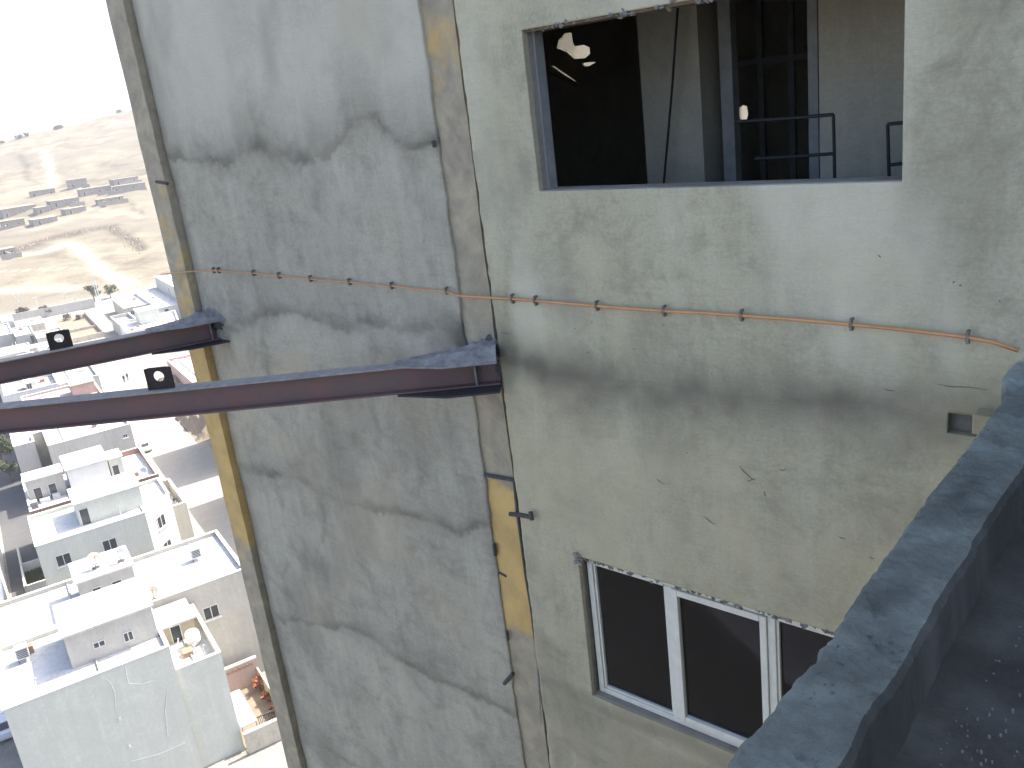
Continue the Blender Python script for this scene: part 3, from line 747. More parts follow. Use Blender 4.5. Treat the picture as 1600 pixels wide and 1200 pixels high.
# ================================================================== STEEL BEAMS
def beam(S, D, length, lug_t, label, lump):
    D = Vector(D).normalized(); N = Vector((-D.y, D.x, 0))      # N points across the beam
    if N.y > 0: N = -N
    Zv = Vector((0, 0, 1))
    top, h, w, tf = -1.594, 0.184, 0.13, 0.011
    S = Vector((S[0], S[1], top))
    root = empty('cantilever_beam', S)
    tag(root, label, 'steel beam', 'steel beams sticking out of the tower')
    def bar(t0, t1, n0, n1, z0_, z1_, name, mat, par, bev=0.0):
        c = S + D * (t0 + t1) / 2 + N * (n0 + n1) / 2 + Zv * ((z0_ + z1_) / 2)
        return TB().obox(c, D, N, Zv, abs(t1 - t0) / 2, abs(n1 - n0) / 2, abs(z1_ - z0_) / 2).build(name, M[mat], par, bevel=bev)
    t0 = -0.13
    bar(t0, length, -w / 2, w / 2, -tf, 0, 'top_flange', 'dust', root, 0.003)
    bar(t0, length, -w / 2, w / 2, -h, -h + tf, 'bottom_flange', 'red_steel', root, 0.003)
    bar(t0, length, -0.005, 0.005, -h + tf + .0005, -tf - .0005, 'web', 'red_steel', root)
    bar(0.02, 0.032, -w / 2, w / 2, -h + tf + .001, -tf - .001, 'stiffener', 'mortar', root)
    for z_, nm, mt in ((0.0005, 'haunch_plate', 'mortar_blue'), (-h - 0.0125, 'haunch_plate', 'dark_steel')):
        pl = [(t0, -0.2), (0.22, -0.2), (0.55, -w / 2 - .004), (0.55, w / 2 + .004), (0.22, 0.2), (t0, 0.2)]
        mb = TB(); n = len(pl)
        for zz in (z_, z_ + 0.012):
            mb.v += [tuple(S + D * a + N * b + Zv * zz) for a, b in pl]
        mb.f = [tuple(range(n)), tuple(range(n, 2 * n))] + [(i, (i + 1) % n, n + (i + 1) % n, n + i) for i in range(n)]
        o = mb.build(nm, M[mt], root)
        bm = bmesh.new(); bm.from_mesh(o.data); bmesh.ops.recalc_face_normals(bm, faces=bm.faces[:]); bm.to_mesh(o.data); bm.free()
    # lug plate with a hole, standing along the beam
    hw, hh, r = 0.09, 0.15, 0.037
    nseg = 24
    cz = 0.088; vs_ = []; fs = []
    for side in (-0.006, 0.006):
        for k in range(nseg):
            a = 2 * math.pi * (k + .5) / nseg
            cx_, sz_ = math.cos(a), math.sin(a)
            m = max(abs(cx_) / hw, abs(sz_) / (hh / 2))
            ox, oz = cx_ / m, sz_ / m + hh / 2
            vs_.append(S + D * (lug_t + cx_ * r) + N * side + Zv * (cz + sz_ * r))
            vs_.append(S + D * (lug_t + ox) + N * side + Zv * (oz + .0005))
    m2 = 2 * nseg
    for k in range(nseg):
        a, b = 2 * k, 2 * ((k + 1) % nseg)
        fs += [(a, b, b + 1, a + 1), (m2 + a, m2 + a + 1, m2 + b + 1, m2 + b), (a, m2 + a, m2 + b, b), (a + 1, b + 1, m2 + b + 1, m2 + a + 1)]
    o = TB().add(vs_, fs).build('lug_plate', M['rust_plate'], root)
    bm = bmesh.new(); bm.from_mesh(o.data); bmesh.ops.recalc_face_normals(bm, faces=bm.faces[:]); bm.to_mesh(o.data); bm.free()
    TB().tube([S + D * (lug_t - hw) + N * 0.007, S + D * (lug_t + hw) + N * 0.007], 0.006, 6).build('weld_bead', M['dark_steel'], root)
    # mortar heaped on the seat
    mb = TB(); g = 22
    for i in range(g):
        for j in range(g):
            t = -0.13 + (lump + 0.03) * i / (g - 1); n_ = -0.24 + 0.48 * j / (g - 1)
            e = min(1.25, max(0, 1 - (t - 0.02) / lump)) * max(0, 1 - (abs(n_) / 0.26) ** 2)
            hgt = 0.075 * e ** 1.3 * (0.35 + 0.8 * float(vnoise(np.array([i * .45]), np.array([j * .45 + lump]))[0]) + 0.5 * float(vnoise(np.array([i * 1.3 + 9]), np.array([j * 1.3 + lump]))[0])) - 0.006
            wl = min(1, 0.25 + 0.75 * max(0, 1 - (t - 0.15) / 0.35)) if t > 0.15 else 1
            mb.v.append(tuple(S + D * t + N * (n_ * wl * 0.85) + Zv * (0.013 + hgt)))
    for i in range(g - 1):
        for j in range(g - 1):
            k = i * g + j; mb.f.append((k, k + g, k + g + 1, k + 1))
    o = mb.build('mortar_heap', M['mortar_blue'], root, smooth=True)
    bm = bmesh.new(); bm.from_mesh(o.data); bmesh.ops.recalc_face_normals(bm, faces=bm.faces[:])
    if sum(f.normal.z for f in bm.faces) < 0: bmesh.ops.reverse_faces(bm, faces=bm.faces[:])
    bm.to_mesh(o.data); bm.free()
    return root
near_beam = beam((-3.93, 3.97), (-6.46 + 4.07, 1.94 - 3.83, 0), 4.3, 2.12, 'near dusty red oxide beam with a holed lug, leaving the middle column', 0.5)
far_beam = beam((-7.22, 4.02), (-8.0 + 7.27, 2.51 - 4.05, 0), 2.7, 1.22, 'far dark beam with a holed lug, leaving the corner column', 0.42)

M['collar_dark'] = simple('dark_collar_mortar', (0.12, 0.115, 0.11), (0.05, 0.05, 0.05), 14, 0.95, bmp=0.6, bscale=60, bdist=0.015)  # darker mortar for the collars round the beam ends
def collar(parent, px, py, y, rx, rz, seed):
    c = on_y(px, py, y); mb = TB(); na, nr = 28, 7
    for i in range(nr):
        t = i / (nr - 1)
        for k in range(na):
            a = 2 * math.pi * k / na
            w = 0.55 + 0.5 * float(vnoise(np.array([k * 1.7 + seed]), np.array([seed]))[0]) + 0.4 * float(vnoise(np.array([3 + 2.2 * math.cos(a) + seed]), np.array([3 + 2.2 * math.sin(a)]))[0])
            d = 0.024 * (1 - t ** 2) * (0.4 + float(vnoise(np.array([k * .9 + seed]), np.array([i * 1.1]))[0]))
            mb.v.append((c.x + math.cos(a) * rx * t * w, c.y + 0.012 - d, c.z + math.sin(a) * rz * t * w))
    for i in range(nr - 1):
        for k in range(na):
            mb.f.append((i * na + k, i * na + (k + 1) % na, (i + 1) * na + (k + 1) % na, (i + 1) * na + k)[::-1])
    mb.build('mortar_collar', M['collar_dark'], parent, smooth=True)
collar(near_beam, 774, 560, 4.03, 0.12, 0.15, 1.0)
collar(far_beam, 325, 505, 4.015, 0.2, 0.09, 9.0)

# ================================================================== COPPER PIPE
pl = [(262, 426), (300, 424), (337, 423), (395, 427), (437, 431), (484, 436), (545, 441), (611, 447), (660, 452), (690, 455)]
pr = [(716, 462), (760, 465), (800, 467), (836, 470), (932, 478), (1037, 486), (1100, 489), (1158, 493), (1240, 499), (1330, 507), (1420, 516), (1512, 527), (1550, 534), (1591, 548)]
path = [on_y(a, b, 4.0 - 0.005 if i < 2 else 3.998) for i, (a, b) in enumerate(pl)] + [on_y(702, 457, 3.99)] + [on_y(a, b, 3.966) for a, b in pr]
path[0].y = 3.925; path[1] = on_y(300, 424, 3.96)
pipe_root = tag(empty('copper_pipe', on_y(800, 467, 3.966)), 'thin copper pipe clipped right across the facade', 'pipe')
TB().tube(path, [0.0055] * 10 + [0.007] + [0.009] * (len(path) - 11), 10).build('tube', M['copper'], pipe_root, smooth=True)
for (a, b, y) in [(333, 423, 4.0), (341, 423, 4.0), (395, 427, 4.0), (435, 431, 4.0), (484, 436, 4.0), (545, 441, 4.0), (611, 447, 4.0), (697, 455, 3.995), (800, 467, 3.968), (836, 470, 3.968), (932, 478, 3.968), (1037, 486, 3.968), (1158, 493, 3.968), (1330, 507, 3.968), (1512, 527, 3.968)]:
    c = on_y(a, b, y); k = 0.75 if y > 3.98 else 1.0
    mb = TB().box(c.x - 0.007 * k, c.x + 0.007 * k, c.y - 0.014 * k, c.y + 0.004, c.z - 0.014 * k, c.z + 0.016 * k)
    mb.box(c.x - 0.006, c.x + 0.006, c.y - 0.006, c.y + 0.02, c.z - 0.03 * k, c.z - 0.0145 * k).box(c.x - 0.006, c.x + 0.006, c.y - 0.006, c.y + 0.02, c.z + 0.0165 * k, c.z + 0.03 * k)
    mb.tube([(c.x, c.y - 0.012, c.z + 0.023), (c.x, c.y + 0.02, c.z + 0.023)], 0.006, 6)
    mb.build('clip', M['clip'], pipe_root)

# ================================================================== GROUND AND HILLSIDE
TA = R(72.5)                                        # the town's street grid, turned against the tower
E1 = Vector((math.cos(TA), math.sin(TA), 0)); E2 = Vector((-math.sin(TA), math.cos(TA), 0))
def tw(u, v, z=Z0): return E1 * u + E2 * v + Vector((0, 0, z))
def terr(u, v):
    u = np.asarray(u, float); v = np.asarray(v, float)
    k = np.clip(v - 335, 0, 600)
    z = Z0 + 0.085 * k + 0.15 * np.clip(u, -120, 400) * smooth(335, 900, v)
    z += (fbm(u / 60 + 3, v / 60, 4) - 0.5) * 9 * smooth(340, 620, v)
    z += (fbm(u / 9 + 3, v / 9, 3) - 0.5) * 0.9 * smooth(340, 420, v)
    z -= 0.12 * np.clip(v - 945, 0, 700)
    return z
def on_terr(px, py):
    r = sight(px, py); ru = r.dot(E1); rv = r.dot(E2)
    t = 200.0 / rv
    best = None
    for i in range(2200):
        v = 200 + i * 0.4; t = v / rv
        if r.z * t <= float(terr(ru * t, v)): return (ru * t, v)
    return (ru * 940 / rv, 940)
def terr_line(pts): return [on_terr(a, b) for a, b in pts]
tracks = [(terr_line([(70, 235), (74, 255), (80, 275), (86, 292)]), 3.0, 0.8), (terr_line([(0, 444 - 40), (60, 395), (105, 380), (125, 392), (150, 412), (175, 432), (200, 447)]), 3.2, 0.9),
          (terr_line([(0, 424), (60, 421), (140, 420), (190, 419)]), 0.9, 0.6), (terr_line([(0, 355), (60, 358), (120, 340), (190, 335)]), 5, 0.25), (terr_line([(0, 455), (60, 452), (120, 450)]), 4, 0.6),
          (terr_line([(112, 330), (150, 328), (190, 332), (225, 340)]), 3, 0.35)]
darks = [(terr_line([(0, 398), (30, 390), (60, 378), (90, 370), (120, 366), (150, 358), (172, 354)]), 5.5, 0.7), (terr_line([(172, 354), (190, 366), (205, 378), (224, 391)]), 2.8, 0.9),
         (terr_line([(35, 240), (40, 260), (44, 282)]), 2.4, 0.55), (terr_line([(100, 290), (150, 282), (224, 273)]), 5, 0.55), (terr_line([(176, 259), (200, 256), (222, 254)]), 2.0, 0.4),
         (terr_line([(195, 312), (210, 325), (224, 336)]), 1.2, 0.55), (terr_line([(100, 404), (140, 410), (165, 405)]), 4, 0.3), (terr_line([(0, 372), (40, 369)]), 2, 0.3), (terr_line([(190, 346), (224, 341)]), 1, 0.45),
         (terr_line([(70, 465), (100, 460), (140, 456)]), 1.0, 0.5), (terr_line([(105, 433), (150, 431)]), 1.0, 0.3)]
def ground():
    us = np.concatenate([[-2400, -1600, -1000, -500, -250, -120], np.arange(-70, 190, 2.0), [200, 230, 270, 330, 420, 600, 900, 1500, 2400]])
    vs_ = np.concatenate([[-2400, -1500, -800, -400, -200, -100, 0, 60, 120, 180, 240, 300], np.arange(330, 960, 3.0), [970, 1000, 1050, 1150, 1300, 1600, 2000, 2400]])
    U, V = np.meshgrid(us, vs_)
    Z = terr(U, V)
    P = U[..., None] * np.array(E1) + V[..., None] * np.array(E2); P[..., 2] = Z
    nx, ny = len(us), len(vs_)
    idx = np.arange(nx * ny).reshape(ny, nx)
    q = np.stack([idx[:-1, :-1], idx[:-1, 1:], idx[1:, 1:], idx[1:, :-1]], -1).reshape(-1, 4)
    r = np.zeros_like(U); g = np.zeros_like(U)
    wu = U + (fbm(U / 12, V / 12, 3) - .5) * 5; wv = V + (fbm(U / 12 + 9, V / 12, 3) - .5) * 7
    for L, w, k in tracks: r = np.maximum(r, k * np.exp(-(seg_dist(wu, wv, L) / w) ** 2))
    for L, w, k in darks: g = np.maximum(g, k * np.exp(-(seg_dist(wu, wv, L) / w) ** 2) * (0.5 + fbm(U / 4, V / 6, 3)))
    fields = fbm(U / 45, V / 40, 4)
    # ploughed strips
    b = smooth(0.45, 0.65, fields) * 0.8
    inb = smooth(325, 345, V)
    me = bpy.data.meshes.new('ground'); me.from_pydata(P.reshape(-1, 3).tolist(), [], q.tolist())
    me.polygons.foreach_set('use_smooth', [True] * len(q))
    at = me.attributes.new('cover', 'FLOAT_COLOR', 'POINT')
    at.data.foreach_set('color', np.clip(np.stack([r, g, b * inb, inb], -1), 0, 1).astype(np.float32).reshape(-1))
    m, nt, bs = new_mat('ground_dry')
    bs.inputs['Roughness'].default_value = 0.95; bs.inputs['Specular IOR Level'].default_value = 0.1
    p = pos(nt)
    a = nd(nt, 'ShaderNodeAttribute', attribute_name='cover'); sp = nd(nt, 'ShaderNodeSeparateColor'); nt.links.new(a.outputs['Color'], sp.inputs['Color'])
    town = ramp(nt, noise(nt, p, 0.25, 8, 0.65), [(0.3, (0.2, 0.19, 0.17)), (0.7, (0.33, 0.31, 0.27))])
    grass = ramp(nt, noise(nt, p, 0.06, 9, 0.68, 0.4), [(0.32, (0.115, 0.1, 0.072)), (0.5, (0.19, 0.165, 0.118)), (0.68, (0.255, 0.23, 0.165))])
    grass = mixc(nt, sp.outputs[2], grass, (0.17, 0.152, 0.115))
    c = mixc(nt, a.outputs['Alpha'], town, grass)
    c = mixc(nt, sp.outputs[0], c, (0.36, 0.32, 0.25))
    c = mixc(nt, sp.outputs[1], c, (0.05, 0.045, 0.035))
    nt.links.new(c, bs.inputs['Base Color'])
    bump(nt, bs, noise(nt, p, 0.7, 6, 0.7), 0.6, 0.5)
    o = link_mesh('ground', me, m)
    tag(o, 'dry town ground rising to straw coloured hills', 'ground', kind='structure')
ground()

# ---- town materials
def town_mat(name, c, dirt=0.55, rough=0.9):
    m, nt, b = new_mat(name)
    b.inputs['Roughness'].default_value = rough; b.inputs['Specular IOR Level'].default_value = 0.2
    p = pos(nt)
    n1 = noise(nt, p, 0.6, 7, 0.65, 0.6); n2 = noise(nt, p, 4.0, 6, 0.7)
    mpz = nd(nt, 'ShaderNodeMapping'); mpz.inputs['Scale'].default_value = (1, 1, 0.1); nt.links.new(p, mpz.inputs['Vector'])
    n3 = noise(nt, mpz.outputs['Vector'], 1.6, 6, 0.7)
    f = math_n(nt, 'MULTIPLY', math_n(nt, 'ADD', math_n(nt, 'ADD', n1, n2), n3), 0.3333)
    col = ramp(nt, f, [(0.36, tuple(x * dirt for x in c)), (0.5, tuple(x * 0.88 for x in c)), (0.62, c)])
    nt.links.new(col, b.inputs['Base Color'])
    bump(nt, b, n2, 0.3, 0.05)
    return m
M['t_cream'] = town_mat('town_cream', (0.55, 0.5, 0.4))
M['t_grey'] = town_mat('town_grey_render', (0.5, 0.475, 0.42), 0.75)
M['t_greenish'] = town_mat('town_pale_render', (0.6, 0.605, 0.52), 0.82)
M['t_white'] = town_mat('town_white', (0.75, 0.73, 0.67), 0.8)
M['t_roof'] = town_mat('town_roof_screed', (0.6, 0.59, 0.56), 0.6)
M['t_roof2'] = town_mat('town_roof_grey', (0.42, 0.41, 0.38), 0.65)
M['t_brick'] = town_mat('town_brick', (0.36, 0.22, 0.16), 0.7)
M['t_beige'] = town_mat('town_beige', (0.42, 0.35, 0.25), 0.8)
M['t_pink'] = town_mat('town_pinkish', (0.5, 0.37, 0.32), 0.8)
M['t_dark'] = town_mat('town_bitumen', (0.07, 0.07, 0.08), 0.7)
M['t_asphalt'] = town_mat('town_asphalt', (0.11, 0.11, 0.11), 0.75)
M['t_street'] = town_mat('town_dusty_street', (0.36, 0.34, 0.295), 0.8)
M['t_earth'] = town_mat('town_earth', (0.27, 0.22, 0.16), 0.6)
M['t_frame'] = simple('town_window_frame', (0.65, 0.65, 0.62), None, 2, 0.6)
M['t_metal'] = simple('town_sheet', (0.55, 0.57, 0.57), (0.42, 0.44, 0.45), 1.5, 0.5)
M['t_mud'] = town_mat('mud_wall', (0.3, 0.27, 0.23), 0.6)
M['t_mud_roof'] = town_mat('mud_roof', (0.3, 0.27, 0.21), 0.75)
M['rust_dish'] = simple('rusty_dish', (0.35, 0.2, 0.14), (0.24, 0.15, 0.11), 3, 0.7)
M['pale_dish'] = simple('pale_dish', (0.42, 0.37, 0.29), (0.3, 0.27, 0.22), 3, 0.7)
M['tyre'] = simple('tyre', (0.025, 0.025, 0.025), None, 3, 0.9)
M['car_white'] = simple('white_car_paint', (0.7, 0.7, 0.7), (0.66, 0.66, 0.66), 1, 0.3, spec=0.5)
M['car_blue'] = simple('blue_car_paint', (0.16, 0.19, 0.24), (0.14, 0.17, 0.22), 1, 0.3, spec=0.5)
M['leaf'] = simple('leaf', (0.09, 0.115, 0.045), (0.045, 0.06, 0.025), 3, 0.8)
M['leaf_dry'] = simple('dry_leaf', (0.1, 0.1, 0.055), (0.05, 0.05, 0.03), 1, 0.85)
M['bark'] = simple('bark', (0.12, 0.09, 0.065), None, 4, 0.9)
M['grass'] = simple('grass_blades', (0.14, 0.16, 0.055), (0.09, 0.1, 0.04), 3, 0.85)
M['red_flower'] = simple('red_foliage', (0.42, 0.12, 0.06), (0.3, 0.14, 0.07), 6, 0.8)

def sheet(name, u0, u1, v0, v1, z, mat, label, cat):
    c = tw((u0 + u1) / 2, (v0 + v1) / 2, z)
    nu, nv = max(1, int((u1 - u0) / 6)), max(1, int((v1 - v0) / 6))
    mb = MB()
    for j in range(nv + 1):
        for i in range(nu + 1):
            mb.v.append(((u1 - u0) * (i / nu - .5), (v1 - v0) * (j / nv - .5), 0))
    for j in range(nv):
        for i in range(nu):
            k = j * (nu + 1) + i; mb.f.append((k, k + 1, k + nu + 2, k + nu + 1))
    o = mb.build(name, M[mat]); o.location = c; o.rotation_euler = (0, 0, TA)
    return tag(o, label, cat, kind='structure')
sheet('street', 15.2, 25.6, 20, 320, Z0 + 0.02, 't_street', 'dusty pale street beside the row of houses', 'street')
sheet('lane', -6.2, -2.1, 60, 330, Z0 + 0.02, 't_asphalt', 'dark asphalt lane left of the houses', 'street')
sheet('cross_street', -60, 140, 318, 329, Z0 + 0.025, 't_street', 'pale street between town and fields', 'street')
sheet('dark_reflect_sheet', -150, -8, -70, 58, Z0 + 0.02, 't_asphalt', 'unseen asphalt sheet added to darken the window reflection', 'added sheet')  # out of view; added so the lower panes reflect something dark
sheet('pavement', 13.9, 15.2, 90, 230, Z0 + 0.12, 't_roof2', 'grey pavement along the house walls', 'pavement')

# ---- houses: footprint polygon in town coordinates, roof height, windows, doors, stair heads
def thing_at(name, u, v, z=Z0, rz=TA):
    return empty(name, tw(u, v, z), rz)
def ring(poly, w):
    """offset polygon inwards by w (counter-clockwise polygon)"""
    n = len(poly); out = []
    for i in range(n):
        p0, p1, p2 = Vector(poly[i - 1]), Vector(poly[i]), Vector(poly[(i + 1) % n])
        d1 = (p1 - p0).normalized(); d2 = (p2 - p1).normalized()
        n1 = Vector((-d1.y, d1.x)); n2 = Vector((-d2.y, d2.x))
        k = 1 + n1.dot(n2)
        out.append(tuple(p1 + (n1 + n2) * (w / max(k, 0.2))))
    return out
def ring_wall(mb, poly, w, z0, z1):
    inn = ring(poly, w); n = len(poly)
    vs_ = [(*p, z0) for p in poly] + [(*p, z1) for p in poly] + [(*p, z0) for p in inn] + [(*p, z1) for p in inn]
    fs = []
    for i in range(n):
        j = (i + 1) % n
        fs += [(i, j, n + j, n + i), (n + i, n + j, 3 * n + j, 3 * n + i), (3 * n + i, 3 * n + j, 2 * n + j, 2 * n + i)]
    return mb.add(vs_, fs)
def opening(root, c, face, w, h, glass='dark_glass', name='window', sill=True):
    """window or door on a wall: face is the outward unit vector (local), c its centre on the wall plane"""
    f = Vector((face[0], face[1], 0)); s = Vector((-f.y, f.x, 0)); c = Vector(c); z = Vector((0, 0, 1))
    fr = MB(); t = 0.07
    for sg in (-1, 1): fr.obox(c + s * (sg * (w / 2 - t / 2)) + f * 0.03, s, f, z, t / 2, 0.05, h / 2)
    fr.obox(c + z * (h / 2 - t / 2) + f * 0.03, s, f, z, w / 2 - t - .001, 0.05, t / 2)
    if name == 'window':
        fr.obox(c - z * (h / 2 - t / 2) + f * 0.03, s, f, z, w / 2 - t - .001, 0.05, t / 2)
        fr.obox(c + f * 0.03, s, f, z, t / 2, 0.045, h / 2 - t - .001)
    o = fr.build(name, M['t_frame'], root)
    MB().obox(c + f * 0.012, s, f, z, w / 2 - .01, 0.008, h / 2 - .01).build('pane' if name == 'window' else 'door_leaf', M[glass], o)
    if sill and name == 'window':
        MB().obox(c - z * (h / 2 + 0.06) + f * 0.09, s, f, z, w / 2 + 0.12, 0.1, 0.05).build('sill', M['t_white'], o)
    return o
def house(label, poly, zr, wall='t_grey', roof='t_roof', par=0.45, parw=0.22, cap=None, wins=(), heads=(), name='house', group='flat roofed houses of the town', deck_drop=0.5, z0=Z0):
    cu = sum(p[0] for p in poly) / len(poly); cv = sum(p[1] for p in poly) / len(poly)
    root = thing_at(name, cu, cv, z0)
    tag(root, label, 'house', group)
    lp = [(p[0] - cu, p[1] - cv) for p in poly]
    H = zr - z0
    dk = H - deck_drop
    MB().prism(lp, -0.3, dk).build('wall', M[wall], root)
    rf = MB().prism(ring(lp, parw + 0.002), dk - 0.2, dk + 0.03).build('roof', M[roof], root)
    pmb = MB(); ring_wall(pmb, ring(lp, -0.003), parw, dk - 0.01, H)
    pp = pmb.build('parapet', M[cap or wall], root)
    cmb = MB(); ring_wall(cmb, ring(lp, -0.05), parw + 0.08, H + 0.001, H + 0.06); cb = MB(); ring_wall(cb, ring(lp, -0.05), parw + 0.08, H + 0.06, H + 0.001)
    cmb.build('coping', M['t_white'], root)
    us_ = [p[0] for p in lp]; vs2 = [p[1] for p in lp]
    rr = random.Random(int(cu * 31 + cv * 7))
    for k in range(rr.choice((3, 4, 5))):
        x = rr.uniform(min(us_) + .8, max(us_) - .8); y = rr.uniform(min(vs2) + .8, max(vs2) - .8)
        MB().tube([(x, y, dk), (x, y, dk + rr.uniform(.6, 1.3)), (x + .12, y, dk + 1.35)], .06, 6).build('vent_pipe', M['t_metal'], root)
    for k in range(rr.choice((1, 2, 3))):
        x = rr.uniform(min(us_) + .9, max(us_) - 1.6); y = rr.uniform(min(vs2) + .9, max(vs2) - 1.6)
        MB().box(x, x + rr.uniform(.5, 1.2), y, y + rr.uniform(.5, 1.0), dk + .03, dk + rr.uniform(.3, .7)).build('roof_hatch', M[rr.choice(('t_brick', 't_grey', 't_metal'))], root)
    x = rr.uniform(min(us_) + 2, max(us_) - 2)
    MB().box(x, x + .12, min(vs2) + .3, max(vs2) - .3, dk + .03, dk + .22).build('roof_kerb', M['t_roof2'], root)
    for (edge, s, z, w, h, kind) in wins:
        a = Vector(lp[edge]); b = Vector(lp[(edge + 1) % len(lp)]); d = (b - a).normalized(); out = (d.y, -d.x)
        c = a + d * s
        opening(root, (c.x, c.y, z - z0), out, w, h, name=kind)
    for (u0, u1, v0, v1, zt, mw, mr, doors) in heads:
        hh = empty('stair_head', (0, 0, 0)); hh.parent = root
        l = (u0 - cu, u1 - cu, v0 - cv, v1 - cv); top = zt - z0
        MB().box(*l, dk + 0.02, top - 0.18).build('wall', M[mw], hh)
        MB().box(l[0] - .18, l[1] + .18, l[2] - .3, l[3] + .18, top - 0.178, top).build('roof', M[mr], hh)
        for (u, w, h, kind, zoff) in doors:
            opening(hh, (u - cu, l[2], dk + zoff + h / 2), (0, -1), w, h, name=kind, sill=False)
    return root
Rc = lambda u0, u1, v0, v1: [(u0, v0), (u1, v0), (u1, v1), (u0, v1)]

near_house = house('near three storey house with a bare grey gable at lower left', Rc(-6.4, 5.3, 68.1, 78.0), -38, 't_greenish', 't_roof', wins=(), deck_drop=0.35,
      heads=[(-1.5, 5.0, 70.8, 76.4, -35.3, 't_grey', 't_roof', [(0.72, 0.9, 0.55, 'window', 1.0), (2.85, 0.75, 0.85, 'window', 0.6)])])
def on_v(px, py, v):
    r = sight(px, py); q = r * (v / r.dot(E2)); return (q.dot(E1), q.z)
for c in ([(195, 1040), (198, 1056), (201, 1068), (222, 1069), (242, 1063)], [(160, 1058), (172, 1066), (179, 1082), (181, 1112)], [(262, 1075), (258, 1110), (262, 1150)], [(205, 1190), (250, 1178), (290, 1160)]):
    pts = [on_v(a, b, 68.08) for a, b in c]
    MB().tube([(u + .55, 68.09 - 73.05, z - Z0) for u, z in pts], [0.03, 0.045, 0.04, 0.03, 0.02][:len(pts)], 5).build('patched_crack', M['t_white'], near_house)
for (a, b) in ((187, 1122), (203, 1165)):
    u, z = on_v(a, b, 68.08)
    MB().box(u + .55 - .1, u + .55 + .1, 67.9 - 73.05, 68.1 - 73.05, z - Z0 - .12, z - Z0 + .12).build('wall_lamp', M['t_white'], near_house)
house('low annex with a walled roof terrace beside the near house', Rc(5.32, 8.9, 68.4, 78.0), -40.4, 't_greenish', 't_roof', par=0.8, deck_drop=0.9,
      heads=[(5.6, 8.2, 74.2, 77.6, -39.4, 't_beige', 't_roof', [(6.6, 0.9, 1.6, 'door', 0.02)])])
house('long white roofed house right behind the near one', Rc(-6.2, 14.1, 78.4, 88.9), -39, 't_grey', 't_roof', deck_drop=0.4,
      wins=[(0, 16.5, -42, 1.4, 1.3, 'window')],
      heads=[(0.5, 5.2, 82.0, 86.4, -36.4, 't_grey', 't_roof', [(3.6, 0.9, 1.9, 'door', 0.02), (1.9, 0.8, 1.9, 'door', 0.02)])])
house('grey fronted house with a cream corner and small windows', [(-2.1, 102.3), (9.2, 102.3), (12.6, 105.9), (12.6, 112.2), (-2.1, 112.2)], -40, 't_greenish', 't_roof', deck_drop=0.4,
      wins=[(0, 2.24, -42.4, 1.5, 1.35, 'window'), (0, 7.0, -42.4, 1.5, 1.35, 'window'), (1, 2.3, -42.3, 1.5, 1.5, 'window'), (1, 2.3, -45.6, 1.5, 1.5, 'window'), (0, 2.24, -45.7, 1.5, 1.35, 'window'), (0, 7.0, -45.7, 1.5, 1.35, 'window')],
      heads=[(2.7, 9.6, 105.2, 110.5, -37.6, 't_greenish', 't_roof', [(3.4, 1.0, 1.95, 'door', 0.02)])])
house('small walled stair well beside the cream cornered house', Rc(12.65, 14.8, 110.4, 120.4), -43.5, 't_grey', 't_roof2', deck_drop=1.4)
house('house with three roof sheds and a brick parapet', Rc(-1.8, 13.2, 116.4, 129.6), -41, 't_greenish', 't_roof', cap='t_brick', deck_drop=0.75, wins=[(0, 12, -43.5, 1.4, 1.3, 'window')],
      heads=[(-1.5, 2.8, 121.2, 124.4, -38.6, 't_grey', 't_roof', [(-0.4, 0.95, 1.9, 'door', 0.02), (1.3, 0.95, 1.9, 'door', 0.02)]),
             (3.3, 8.1, 120.4, 126.8, -38.4, 't_white', 't_metal', []),
             (8.3, 9.9, 121.3, 124.6, -38.8, 't_greenish', 't_roof', [(8.9, 0.85, 1.9, 'door', 0.02)])])
house('grey house with a notched front, half hidden by the near beam', [(-1.8, 146.2), (1.0, 146.2), (1.0, 150.6), (2.5, 150.6), (2.5, 142.0), (14.0, 142.0), (14.0, 156.0), (-1.8, 156.0)], -41, 't_grey', 't_roof', deck_drop=0.4,
      wins=[(4, 10.4, -42.6, 0.7, 0.6, 'window')])
house('pinkish roofed house seen between the two beams', Rc(1.3, 13.6, 168.8, 181), -42, 't_grey', 't_pink', deck_drop=0.4, heads=[(9.2, 13.0, 172.5, 177, -40.2, 't_pink', 't_beige', [])])
house('white house with deep parapets above the pinkish roof', Rc(-1.2, 8.0, 184.8, 197.2), -42, 't_white', 't_roof2', deck_drop=1.0, heads=[(2.6, 3.9, 188, 192, -41.3, 't_white', 't_roof', [(3.2, 0.9, 1.6, 'window', 0.0)])], wins=[(0, 5, -44, 1.4, 1.3, 'window')])
house('grey house end behind the white parapets', Rc(8.2, 15.3, 188, 205), -43, 't_grey', 't_roof2', deck_drop=0.5)
house('pale house left of the far beam lug', Rc(-2.0, 6.6, 212, 226), -43, 't_white', 't_roof', deck_drop=0.5, heads=[(0, 3, 218, 222, -40.8, 't_grey', 't_roof', [(1.4, .9, 1.9, 'door', .02)])])
house('long pale house ending at the far beam lug', Rc(5.6, 13.6, 229, 243), -44.5, 't_white', 't_roof2', deck_drop=0.9, heads=[(6.2, 7.8, 231, 235, -43, 't_cream', 't_roof', [])])
house('grey walled house with a dark doorway by the fields', Rc(4.6, 9.0, 262, 276), -45, 't_grey', 't_roof', deck_drop=0.4, wins=[(0, 3.7, -46.5, 0.9, 2.0, 'door')])
house('low house with a shaded wall above the far beam', Rc(9.1, 15.6, 256, 266), -45.6, 't_grey', 't_cream', deck_drop=0.4)
house('shaded house at the left edge above the far beam', Rc(-6, 4.3, 268, 286), -45, 't_grey', 't_roof', deck_drop=0.4)
